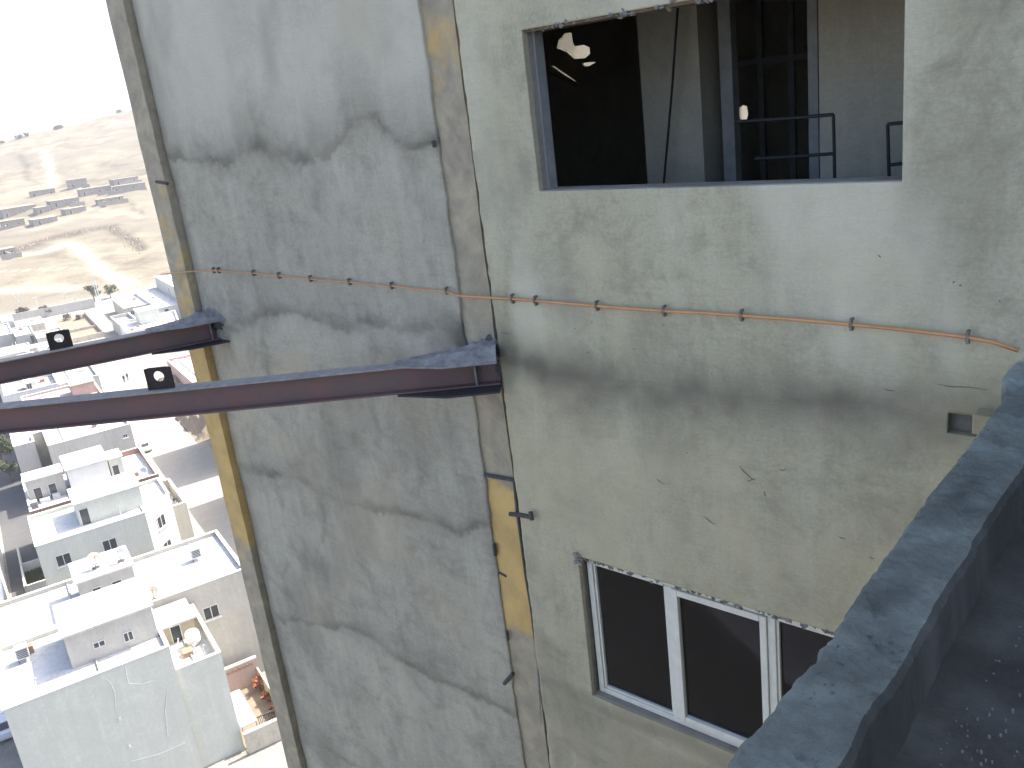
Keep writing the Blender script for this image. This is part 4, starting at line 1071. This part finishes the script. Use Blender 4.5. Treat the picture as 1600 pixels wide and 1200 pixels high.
house('sloping white roofed shed at the left edge by the far beam', Rc(-4, 7.0, 246, 257), -46.3, 't_grey', 't_roof', deck_drop=0.3)
house('tiny cream house at the edge of the fields', Rc(6, 13, 284, 296), -46.5, 't_cream', 't_roof', deck_drop=0.3)
house('pale flat house on the field side, leftmost', Rc(-2, 6, 296, 308), -46, 't_white', 't_roof', deck_drop=0.3)
house('white house with roof walls right of the fenced plot', [(27.6, 235), (40.4, 235), (42.8, 251), (28.4, 251)], -45, 't_white', 't_roof', deck_drop=0.7, heads=[(32.6, 37.6, 244, 250, -42.2, 't_greenish', 't_roof', [])])
house('grey shed beside the white house with roof walls', Rc(28.6, 33.5, 252, 268), -46, 't_grey', 't_roof2', deck_drop=0.9)
house('cream house with dark doors beyond the white roofs', Rc(33.5, 42.6, 276, 298), -46, 't_cream', 't_roof', deck_drop=0.3, wins=[(0, 2.0, -47.6, 1.0, 1.3, 'window'), (0, 4.4, -47.6, 1.0, 1.3, 'window'), (0, 7.2, -47.6, 1.2, 2.0, 'door')])
house('pale house with one dark door by the utility mast', Rc(40.5, 52.5, 262, 300), -45.5, 't_white', 't_roof', deck_drop=0.4, wins=[(0, 2.0, -47.2, 1.2, 2.2, 'door')])
house('tall blank grey house beside the tower corner', Rc(47.5, 60, 244, 300), -42, 't_grey', 't_roof', deck_drop=0.4, wins=[(3, 20, -44, 1.4, 1.6, 'window')])
house('pink and white house close to the tower between the beams', Rc(29.4, 38, 172, 196), -45, 't_pink', 't_roof', deck_drop=0.6)
house('low white house close to the tower above the near beam', Rc(27.6, 36, 158.5, 169), -47, 't_white', 't_roof', deck_drop=0.4)
house('dark roofed house with a white parapet at the left edge', Rc(-14, -6.5, 96, 140), -45.6, 't_white', 't_dark', parw=0.55, deck_drop=0.6)
house('small grey block between the pale houses by the far beam', Rc(7.2, 14.6, 208, 224), -44.8, 't_greenish', 't_roof', deck_drop=0.5, wins=[(0, 3, -47, 1.2, 1.2, 'window')])
house('cream shed behind the shaded house at the left edge', Rc(-9, -1, 290, 294), -47, 't_cream', 't_roof2', deck_drop=0.3)
house('low store at the end of the pale house row', Rc(14.2, 15.4, 228, 242), -47.2, 't_cream', 't_roof', deck_drop=0.3)
house('white lean-to in front of the notched grey house', Rc(3.0, 11.0, 131.5, 138.5), -46.0, 't_white', 't_roof', deck_drop=0.3)
house('brick store behind the notched grey house', Rc(-1.8, 9.0, 158, 166), -44.6, 't_brick', 't_roof', deck_drop=0.4)
# the other side of the street, mostly behind the tower: it shades the street
for a, b2, lab in ((134.2, 151.4, 'tall grey block across the street, behind the tower corner'), (105.5, 125.0, 'tall beige block across the street, hidden by the tower'), (60.0, 96.5, 'long tall block across the street, nearest the tower')):
    house(lab, Rc(27.6, 42, a, b2), -37.0, 't_beige', 't_roof', deck_drop=0.4, name='apartment_block', group='blocks across the street', wins=[(3, s, z, 1.5, 1.4, 'window') for s in (3, 8, 13) for z in (-40, -43, -46)])

# ---- walled yard beside the near house
yard = tag(thing_at('courtyard', 10.6, 72.4), 'beige walled courtyard with a white canopy at the foot of the near house', 'courtyard')
def yb(u0, u1, v0, v1, z0, z1): return MB().box(u0 - 10.6, u1 - 10.6, v0 - 72.4, v1 - 72.4, z0, z1)
yb(8.95, 12.9, 67.4, 77.3, -0.1, 0.06).build('paving', M['t_earth'], yard)
yb(8.95, 12.9, 76.9, 77.15, 0.06, 2.6).build('back_wall', M['t_pink'], yard)
yb(8.95, 12.95, 76.85, 77.2, 2.6, 2.75).build('coping', M['t_white'], yard)
yb(8.95, 12.9, 67.4, 67.6, 0.06, 2.0).build('front_wall', M['t_cream'], yard)
yb(8.95, 12.95, 67.35, 67.65, 2.0, 2.12).build('coping', M['t_white'], yard)
yb(12.75, 12.9, 67.6, 76.9, 0.06, 1.6).build('side_wall', M['t_cream'], yard)
yb(9.0, 10.35, 68.2, 73.6, 2.2, 2.3).build('canopy', M['t_white'], yard)
for q in ((9.05, 68.3), (10.25, 68.3), (9.05, 73.5), (10.25, 73.5)):
    yb(q[0], q[0] + .08, q[1], q[1] + .08, 0.06, 2.2).build('canopy_post', M['t_metal'], yard)
for i in range(14):
    yb(10.7 + i * .145, 10.74 + i * .145, 69.6, 69.64, 0.06, 1.5).build('fence_bar', M['rebar'], yard)
yb(10.6, 12.75, 69.57, 69.67, 1.5, 1.58).build('fence_rail', M['rebar'], yard)
for i in range(9):
    yb(9.4 + i * .36, 9.6 + i * .36, 76.78, 76.9, 2.1, 2.35).build('vent_block', M['t_brick'], yard)
wall_g = [(-4.5, 113.4, -2.3, 113.4), (-4.5, 120.4, -2.3, 120.4), (-4.55, 113.4, -4.55, 126)]
gp = tag(thing_at('garden_plot', -3.4, 117), 'little walled garden plot with grass beside the lane', 'garden')
for (a, b_, c_, d_) in wall_g:
    MB().box(min(a, c_) + 3.4 - .12, max(a, c_) + 3.4 + .12, min(b_, d_) - 117 - .12, max(b_, d_) - 117 + .12, 0, 1.3).build('wall', M['t_white'], gp)
MB().box(-1.0, 1.05, -3.5, 3.3, 0.0, 0.07).build('bed', M['t_earth'], gp)
fp = tag(thing_at('fenced_plot', 21, 284), 'bare brown plot with a low wall above the far beam', 'plot')
MB().box(-3.6, 4.4, -22, 21, 0.03, 0.12).build('soil', M['t_earth'], fp)
MB().box(-3.7, 4.5, -22.3, -22, 0, 1.5).build('wall', M['t_cream'], fp); MB().box(4.4, 4.6, -22, 21, 0, 1.2).build('wall', M['t_cream'], fp)
MB().box(-3.7, 4.5, -6.2, -6, 0, 0.9).build('wall', M['t_cream'], fp)
MB().box(-15, 9, 30, 30.3, 0, 3.0).build('wall', M['t_grey'], fp)

# earth bank across the street
def bank():
    us = np.arange(24.4, 30.5, 0.35); vs_ = np.arange(151, 200, 0.5)
    U, V = np.meshgrid(us, vs_)
    Zb = 2.6 * smooth(24.4, 27.5, U + (fbm(V * .4, V * 0, 3) - .5) * 2) * smooth(151, 153.5, V) * smooth(200, 190, V)
    Zb = Zb * (0.6 + 0.8 * fbm(U * .8, V * .25, 4)) + (fbm(U * 2.2, V * 0.7, 3) - .5) * 0.7 * (Zb > 0.3)
    root = thing_at('earth_bank', 27, 172)
    nx = len(us); idx = np.arange(U.size).reshape(U.shape)
    q = np.stack([idx[:-1, :-1], idx[:-1, 1:], idx[1:, 1:], idx[1:, :-1]], -1).reshape(-1, 4)
    me = bpy.data.meshes.new('earth_bank'); me.from_pydata(np.stack([U - 27, V - 172, Zb + 0.03], -1).reshape(-1, 3).tolist(), [], q.tolist())
    bpy.data.objects.remove(root)
    o = link_mesh('earth_bank', me, M['t_earth']); o.location = tw(27, 172); o.rotation_euler = (0, 0, TA)
    tag(o, 'brown earth bank along the far side of the street', 'bank', kind='structure')
bank()

# ---- satellite dishes, tanks
def dish(u, v, z, r, mat, label, turn=0.0, tilt=50):
    root = thing_at('satellite_dish', u, v, z, TA + turn)
    tag(root, label, 'satellite dish', 'satellite dishes on the roofs')
    mt = Matrix.Rotation(R(tilt), 3, 'X')
    prof = [(r * t, 0.28 * r * t * t) for t in (0.02, 0.25, 0.5, 0.75, 0.9, 1.0)] + [(r * 0.99, 0.28 * r + .015), (r * .7, .14 * r + .03), (0.02, 0.03)]
    MB().lathe(prof, 20, (0, 0, 0.55 + r * 0.5), mt).build('reflector', M[mat], root, smooth=True)
    c = Vector((0, 0, 0.55 + r * .5))
    MB().tube([(0, 0.05, 0), (0, 0.05, 0.55 + r * .4)], 0.035, 6).build('mast', M['rebar'], root)
    MB().tube([c + mt @ Vector((0, -r * .95, .25 * r)), c + mt @ Vector((0, 0, r * .95))], 0.02, 6).build('feed_arm', M['rebar'], root)
    MB().tube([c + mt @ Vector((0, 0, r * .9)), c + mt @ Vector((0, 0, r * 1.05))], 0.06, 8).build('feed_horn', M['rebar'], root)
    MB().box(-.3, .3, -.25, .35, 0, .05).build('base', M['rebar'], root)
dish(2.4, 83.6, -36.4, 0.62, 'pale_dish', 'left of two dishes on the stair head behind the near house', 0.2)
dish(4.5, 83.2, -36.4, 0.55, 't_metal', 'right of two dishes on the stair head behind the near house', -0.2)
dish(-0.9, 80.6, -39.35, 0.62, 'pale_dish', 'pale dish alone on the long white roof, left', 0.1)
dish(4.3, 79.6, -39.35, 0.8, 'rust_dish', 'large rusty dish at the front of the long white roof', 0.5)
dish(6.0, 79.3, -39.35, 0.62, 'pale_dish', 'tan dish right of the rusty one on the long white roof', 0.0)
dish(11.7, 118.4, -41.7, 0.65, 't_metal', 'dish by the right parapet of the brick parapet roof', -0.5)
def tank(u, v, z, label):
    root = thing_at('water_tank', u, v, z); tag(root, label, 'water tank')
    MB().lathe([(0.1, 0), (.55, 0.02), (.6, .3), (.6, .95), (.5, 1.12), (.2, 1.2), (.02, 1.22)], 18, (0, 0, .2)).build('barrel', M['t_white'], root, smooth=True)
    for a in (0, 2.1, 4.2): MB().tube([(math.cos(a) * .45, math.sin(a) * .45, 0), (math.cos(a) * .45, math.sin(a) * .45, .25)], .04, 6).build('leg', M['rebar'], root)
    MB().lathe([(.16, 0), (.16, .06), (.02, .08)], 10, (0, 0, 1.4)).build('lid', M['t_grey'], root)
tank(7.6, 72.6, -41.25, 'white water tank on the roof terrace of the annex')
def cooler(u, v, z, label):
    root = thing_at('air_cooler', u, v, z); tag(root, label, 'air cooler', 'air coolers on the roofs')
    MB().box(-.45, .45, -.45, .45, .35, 1.3).build('case', M['t_metal'], root)
    for sx in (-.4, .35):
        for sy in (-.4, .35): MB().box(sx, sx + .05, sy, sy + .05, 0, .35).build('leg', M['rebar'], root)
    for k in range(5): MB().box(-.38, .38, -.47, -.452, .48 + k * .15, .56 + k * .15).build('louvre', M['rebar'], root)
cooler(-1.2, 118.2, -41.7, 'air cooler at the left end of the brick parapet roof')
cooler(11.0, 84.5, -39.35, 'air cooler on the right part of the long white roof')
cooler(-4.6, 75.0, -38.3, 'air cooler at the far left of the near roof')

# ---- vehicles, people
def car(u, v, rot, paint, label):
    root = thing_at('parked_car', u, v, Z0 + 0.03, TA + rot); tag(root, label, 'car', 'cars in the streets')
    prof = [(-2.15, .35), (2.1, .35), (2.2, .6), (2.1, .82), (1.2, .95), (.55, 1.42), (-.95, 1.45), (-1.6, 1.0), (-2.15, .95), (-2.2, .6)]
    n = len(prof); vs_ = []
    for y, k in ((-.82, 1), (-.7, 2), (.7, 2), (.82, 1)):
        for x, z in prof:
            if k == 1 and z > 1.1: z = 1.05
            vs_.append((x, y, z))
    fs = [tuple(reversed(range(n))), tuple(range(3 * n, 4 * n))]
    for s in range(3):
        for i in range(n): fs.append((s * n + i, s * n + (i + 1) % n, (s + 1) * n + (i + 1) % n, (s + 1) * n + i))
    o = MB().add(vs_, fs).build('body', M[paint], root)
    bm = bmesh.new(); bm.from_mesh(o.data); bmesh.ops.recalc_face_normals(bm, faces=bm.faces[:]); bm.to_mesh(o.data); bm.free()
    MB().add([(1.16, -.62, .985), (1.16, .62, .985), (.6, .58, 1.4), (.6, -.58, 1.4)], [(0, 1, 2, 3)]).add([(1.19, -.62, .985), (1.19, .62, .985), (.63, .58, 1.4), (.63, -.58, 1.4)], [(0, 1, 2, 3)]).build('windscreen', M['dark_glass'], root)
    MB().add([(-1.62, -.6, 1.04), (-1.02, -.56, 1.43), (-1.02, .56, 1.43), (-1.62, .6, 1.04)], [(0, 1, 2, 3)]).add([(-1.64, -.6, 1.05), (-1.04, -.56, 1.44), (-1.04, .56, 1.44), (-1.64, .6, 1.05)], [(0, 1, 2, 3)]).build('rear_window', M['dark_glass'], root)
    for sy in (-1, 1):
        MB().add([(-1.2, sy * .815, 1.08), (.75, sy * .815, 1.08), (.4, sy * .73, 1.36), (-.9, sy * .73, 1.38)], [(0, 1, 2, 3)]).build('side_window', M['dark_glass'], root)
        for x in (-1.35, 1.35):
            MB().tube([(x, sy * .86, .31), (x, sy * .66, .31)], .31, 14).build('wheel', M['tyre'], root)
car(16.6, 155.6, R(90), 'car_white', 'white car parked on the sunlit patch of the street')
car(24.1, 323.0, R(3), 'car_blue', 'blue grey car in front of the long wall by the fields')
car(-8.4, 86.0, R(90), 'car_white', 'white car standing in the lane at the left edge')
def person(u, v, mat, label):
    root = thing_at('person', u, v, Z0 + 0.025); tag(root, label, 'person', 'people walking in the street')
    mb = MB()
    for s in (-1, 1):
        mb.tube([(s * .1, -.04 + s * .1, 0.02), (s * .1, s * .06, .48), (s * .09, 0, .92)], [.055, .07, .095], 7)
        mb.tube([(s * .2, 0, 1.42), (s * .25, .02, 1.12), (s * .23, -.08, .86)], [.065, .05, .038], 6)
    mb.tube([(0, 0, .86), (0, 0, 1.1), (0, 0, 1.38), (0, 0, 1.5), (0, 0, 1.56)], [.15, .16, .2, .12, .06], 9)
    mb.lathe([(.03, 0), (.085, .05), (.1, .13), (.08, .21), (.03, .25)], 9, (0, 0, 1.52))
    mb.build('body', M[mat], root, smooth=True)
M['cloth_dark'] = simple('dark_clothes', (0.03, 0.03, 0.04), None, 3, 0.9)
M['cloth_grey'] = simple('grey_clothes', (0.06, 0.06, 0.075), None, 3, 0.9)
person(21.4, 205.6, 'cloth_dark', 'person in dark clothes walking in the street, left of two')
person(22.3, 206.8, 'cloth_grey', 'person in dark clothes walking in the street, right of two')
def pole(u, v, z0, h, label, arms=2):
    root = thing_at('utility_pole', u, v, z0); tag(root, label, 'utility pole', 'poles in the town')
    MB().tube([(0, 0, 0), (0, 0, h)], [.15, .09], 8).build('shaft', M['t_metal'], root)
    for k in range(arms): MB().box(-.8, .8, -.06, .06, h - .4 - k * .8, h - .28 - k * .8).build('cross_arm', M['t_metal'], root)
pole(32.6, 322, Z0, 9.5, 'pale utility pole rising beside the dark bushes')
pole(30.9, 312, Z0, 8, 'short pole leaning over the street end')
pole(43, 300, -46, 5, 'thin mast on the pale house roof', 1)
for i, (px, py) in enumerate(((30, 478), (60, 484), (107, 483), (122, 484))):
    r = sight(px, py); t = Z0 / r.z
    pole((r * t).dot(E1), (r * t).dot(E2), Z0, 4.5, ('first', 'second', 'third', 'fourth')[i] + ' street pole from the left above the far beam', 1)

# ---- plants
def tree(px_uvz, h, rad, mat, label, n=900, name='tree', leaf=0.16, group=None, trunk=True):
    u, v, z = px_uvz
    root = thing_at(name, u, v, z, random.uniform(0, 6)); tag(root, label, 'tree' if trunk else 'bush', group)
    mb = MB()
    if trunk:
        mb.tube([(0, 0, -0.2), (.05, .03, h * .3), (0, .08, h * .62)], [h * .035, h * .026, h * .012], 7)
        limbs = []
        for k in range(6):
            a = k * 1.05 + random.uniform(-.3, .3); q = Vector((math.cos(a) * rad * .65, math.sin(a) * rad * .65, h * random.uniform(.55, .85)))
            mb.tube([(0, 0, h * random.uniform(.25, .45)), q * .55 + Vector((0, 0, h * .22)), q], [h * .016, h * .01, h * .004], 5)
    else:
        for k in range(5):
            a = k * 1.25; mb.tube([(0, 0, 0), (math.cos(a) * rad * .5, math.sin(a) * rad * .5, h * .7)], [h * .02, h * .006], 5)
    mb.build('trunk', M['bark'], root)
    cr = MB(); clumps = [(Vector((random.gauss(0, .38) * rad, random.gauss(0, .38) * rad, h * random.uniform(.42, .92) if trunk else h * random.uniform(.15, .8))), rad * random.uniform(.22, .42)) for _ in range(14)]
    for i in range(n):
        c, cr_ = random.choice(clumps)
        d = Vector((random.gauss(0, 1), random.gauss(0, 1), random.gauss(0, .8)))
        p = c + d.normalized() * cr_ * random.uniform(.5, 1.05)
        a = Vector((random.gauss(0, 1), random.gauss(0, 1), random.gauss(0, 1))).normalized(); b = a.cross(Vector((random.gauss(0, 1), random.gauss(0, 1), 1))).normalized()
        s = leaf * random.uniform(.6, 1.4)
        cr.add([p - a * s, p - b * s * .5, p + a * s, p + b * s * .5], [(0, 1, 2, 3)])
    cr.build('crown', M[mat], root)
tree((-4.3, 168, Z0), 5.5, 2.6, 'leaf', 'green tree in the lane at the left edge under the near beam', 1400, leaf=.2)
tree((-3.6, 158, Z0), 4.0, 1.8, 'leaf', 'smaller green tree beside the house wall in the lane', 900, leaf=.18)
tree((31.4, 326, Z0), 5.5, 2.6, 'leaf', 'dark bushy tree at the foot of the utility pole', 700, leaf=.3)
tree((36.5, 327, Z0), 4.2, 2.4, 'leaf', 'dark bushy tree right of the utility pole', 600, leaf=.3)
tree((10, 322, Z0), 3.6, 2.2, 'leaf_dry', 'dusty tree over the field wall, left', 500, leaf=.3)
tree((15.5, 315, Z0), 3.6, 1.8, 'leaf_dry', 'dusty tree beside the field wall, middle', 500, leaf=.3)
tree((20.2, 300, Z0), 2.2, 1.6, 'leaf_dry', 'low shrub on the bare plot, left', 350, leaf=.22, name='shrub', trunk=False)
tree((23.0, 297, Z0), 1.8, 1.7, 'leaf_dry', 'low shrub on the bare plot, right', 350, leaf=.22, name='shrub', trunk=False)
for i, (px, py, rad, lab) in enumerate(((8, 243, 4.5, 'wide dark bush on the skyline at the left edge'), (34, 230, 4.0, 'round dark bush on the skyline, nearest the sky gap'), (46, 226, 3.0, 'small bush on the skyline right of the round one'), (90, 214, 3.6, 'flat dark bush in the middle of the skyline'), (98, 212, 3.0, 'faint bush beside the flat one on the skyline'), (190, 190, 4.0, 'bush on the skyline close to the tower edge'))):
    r = sight(px, py + 1.0)
    v = 925.0; u = v * r.dot(E1) / r.dot(E2)
    tree((u, v, float(terr(u, v))), 3.0, rad, 'leaf_dry', lab, 260, name='bush', leaf=.7, trunk=False, group='bushes on the skyline')
tree((12.45, 75.6, Z0 + 0.06), 1.7, 0.7, 'red_flower', 'reddish shrub in the far corner of the courtyard', 260, leaf=.13, name='shrub', trunk=False)
tree((12.4, 73.4, Z0 + 0.06), 1.3, 0.6, 'red_flower', 'reddish shrub along the courtyard side wall', 220, leaf=.12, name='shrub', trunk=False)
tree((12.45, 71.3, Z0 + 0.06), 1.3, 0.55, 'red_flower', 'reddish shrub near the courtyard fence', 220, leaf=.12, name='shrub', trunk=False)
gm = MB()
for i in range(2600):
    x, y = random.uniform(-1, 1.05), random.uniform(-3.4, 3.2); a = random.uniform(0, 6); h = random.uniform(.1, .35); w = .05
    gm.add([(x - math.cos(a) * w, y - math.sin(a) * w, .06), (x + math.cos(a) * w, y + math.sin(a) * w, .06), (x + random.uniform(-.1, .1), y + random.uniform(-.1, .1), .06 + h)], [(0, 1, 2)])
o = gm.build('grass', M['grass'], None); o.location = tw(-3.4, 117); o.rotation_euler = (0, 0, TA)
tag(o, 'green grass in the little walled garden plot', 'grass', kind='stuff')

# ---- farm compounds on the hillside
farm = [((0, 340), (54, 326), 5, 14, 'long mud walled farm block at the left edge of the slope'), ((56, 335), (80, 330), 3.6, 8, 'short mud house right of the long block'),
        ((0, 353), (40, 349), 3.6, 7, 'lowest mud house at the left edge of the slope'), ((50, 353), (89, 346), 4, 10, 'grey mud barn standing low on the slope'),
        ((97, 335), (134, 330), 3.4, 8, 'mud house in the middle of the slope'), ((48, 309), (83, 299), 4, 5, 'mud wall range of the upper compound'),
        ((75, 322), (124, 318), 4.4, 9, 'shaded mud house below the upper compound'), ((105, 294), (137, 288), 5, 6, 'dark mud house under the upper bank'),
        ((121, 306), (174, 299), 4.2, 8, 'long mud house right of the upper compound'), ((174, 290), (216, 284), 5, 8, 'upper right mud barn'),
        ((178, 301), (229, 294), 4, 7, 'rightmost mud house next to the tower edge'), ((148, 318), (193, 311), 3.2, 6, 'lower right mud shed with a wall running off'), ((0, 400), (24, 395), 3.2, 7, 'mud hut on the lower field at the left edge')]
for (a, b_, h, dep, lab) in farm:
    ua, va = on_terr(*a); ub, vb = on_terr(*b_)
    L = math.hypot(ub - ua, vb - va); L = min(L, 26)
    ang = random.uniform(-0.12, 0.2)
    cu, cv = (ua + ub) / 2, min(va, vb) + dep / 2
    z = float(min(terr(ua, va), terr(ub, vb), terr(cu, cv)))
    root = thing_at('farm_house', cu, cv, z - 0.8, TA + ang); tag(root, lab, 'farm house', 'mud farm houses on the hillside')
    hw = abs(ub - ua) / 2
    hh = h * random.uniform(.6, .95) + 0.8
    yw = random.uniform(5, 11)
    if random.random() < 0.6:
        sx = random.choice((-1, 1)) * random.uniform(.2, .9) * hw
        MB().box(sx - .3, sx + .3, -dep / 2 - yw, -dep / 2, 0, 2.2).build('yard_wall', M['t_mud'], root)
        MB().box(min(sx, hw) - 4, max(sx, hw), -dep / 2 - yw - .5, -dep / 2 - yw, 0, 2.0).build('yard_wall', M['t_mud'], root)
    MB().box(-hw, hw, -dep / 2, dep / 2, 0, hh).build('wall', M['t_mud'], root)
    MB().box(-hw - .25, hw + .25, -dep / 2 - .25, dep / 2 + .25, hh + .001, hh + .35).build('roof', M['t_mud_roof'], root)
    k = max(2, int(hw * 2 / 4))
    for i in range(k):
        x = -hw + (i + .5) * 2 * hw / k
        opening(root, (x, -dep / 2, 1.9), (0, -1), 1.0, 1.0 if i % 2 else 1.9, name='window' if i % 2 else 'door', sill=False)
# stony bank between the fields
mb = MB()
for L, w, k in darks[:2]:
    for (a, b_) in zip(L[:-1], L[1:]):
        n = int(math.hypot(b_[0] - a[0], b_[1] - a[1]) * 2.2)
        for i in range(n):
            t = random.random(); u = a[0] + (b_[0] - a[0]) * t + random.gauss(0, 1.6); v = a[1] + (b_[1] - a[1]) * t + random.gauss(0, 3)
            s = random.uniform(.2, .75); c = Vector((u, v, float(terr(u, v)) + s * .2))
            vs_ = [c + Vector((math.cos(q) * s * random.uniform(.7, 1.2), math.sin(q) * s * random.uniform(.7, 1.2), -s * .4)) for q in (0, 1.3, 2.6, 3.9, 5.2)] + [c + Vector((0, 0, s * random.uniform(.4, .9)))]
            mb.add([tw(p.x, p.y, p.z) for p in vs_], [(q, (q + 1) % 5, 5) for q in range(5)])
tag(mb.build('stones', M['t_earth']), 'stones and scrub along the bank between the fields', 'stones', kind='stuff')

# ================================================================== HAZE
hz = MB().box(-2500, 2500, -2500, 2500, Z0 - 40, 95).build('haze', None)
hz.location = tw(0, 0, 0) ; hz.rotation_euler = (0, 0, TA)
hm = bpy.data.materials.new('haze'); hm.use_nodes = True
hn = hm.node_tree; hn.nodes.remove(hn.nodes['Principled BSDF'])
pv = hn.nodes.new('ShaderNodeVolumePrincipled')
pv.inputs['Color'].default_value = (0.96, 0.96, 0.97, 1)
pv.inputs['Density'].default_value = 0.0003
pv.inputs['Anisotropy'].default_value = 0.2
hn.links.new(pv.outputs['Volume'], hn.nodes['Material Output'].inputs['Volume'])
hz.data.materials.append(hm)
tag(hz, 'pale haze over the town and hills', 'haze', kind='stuff')
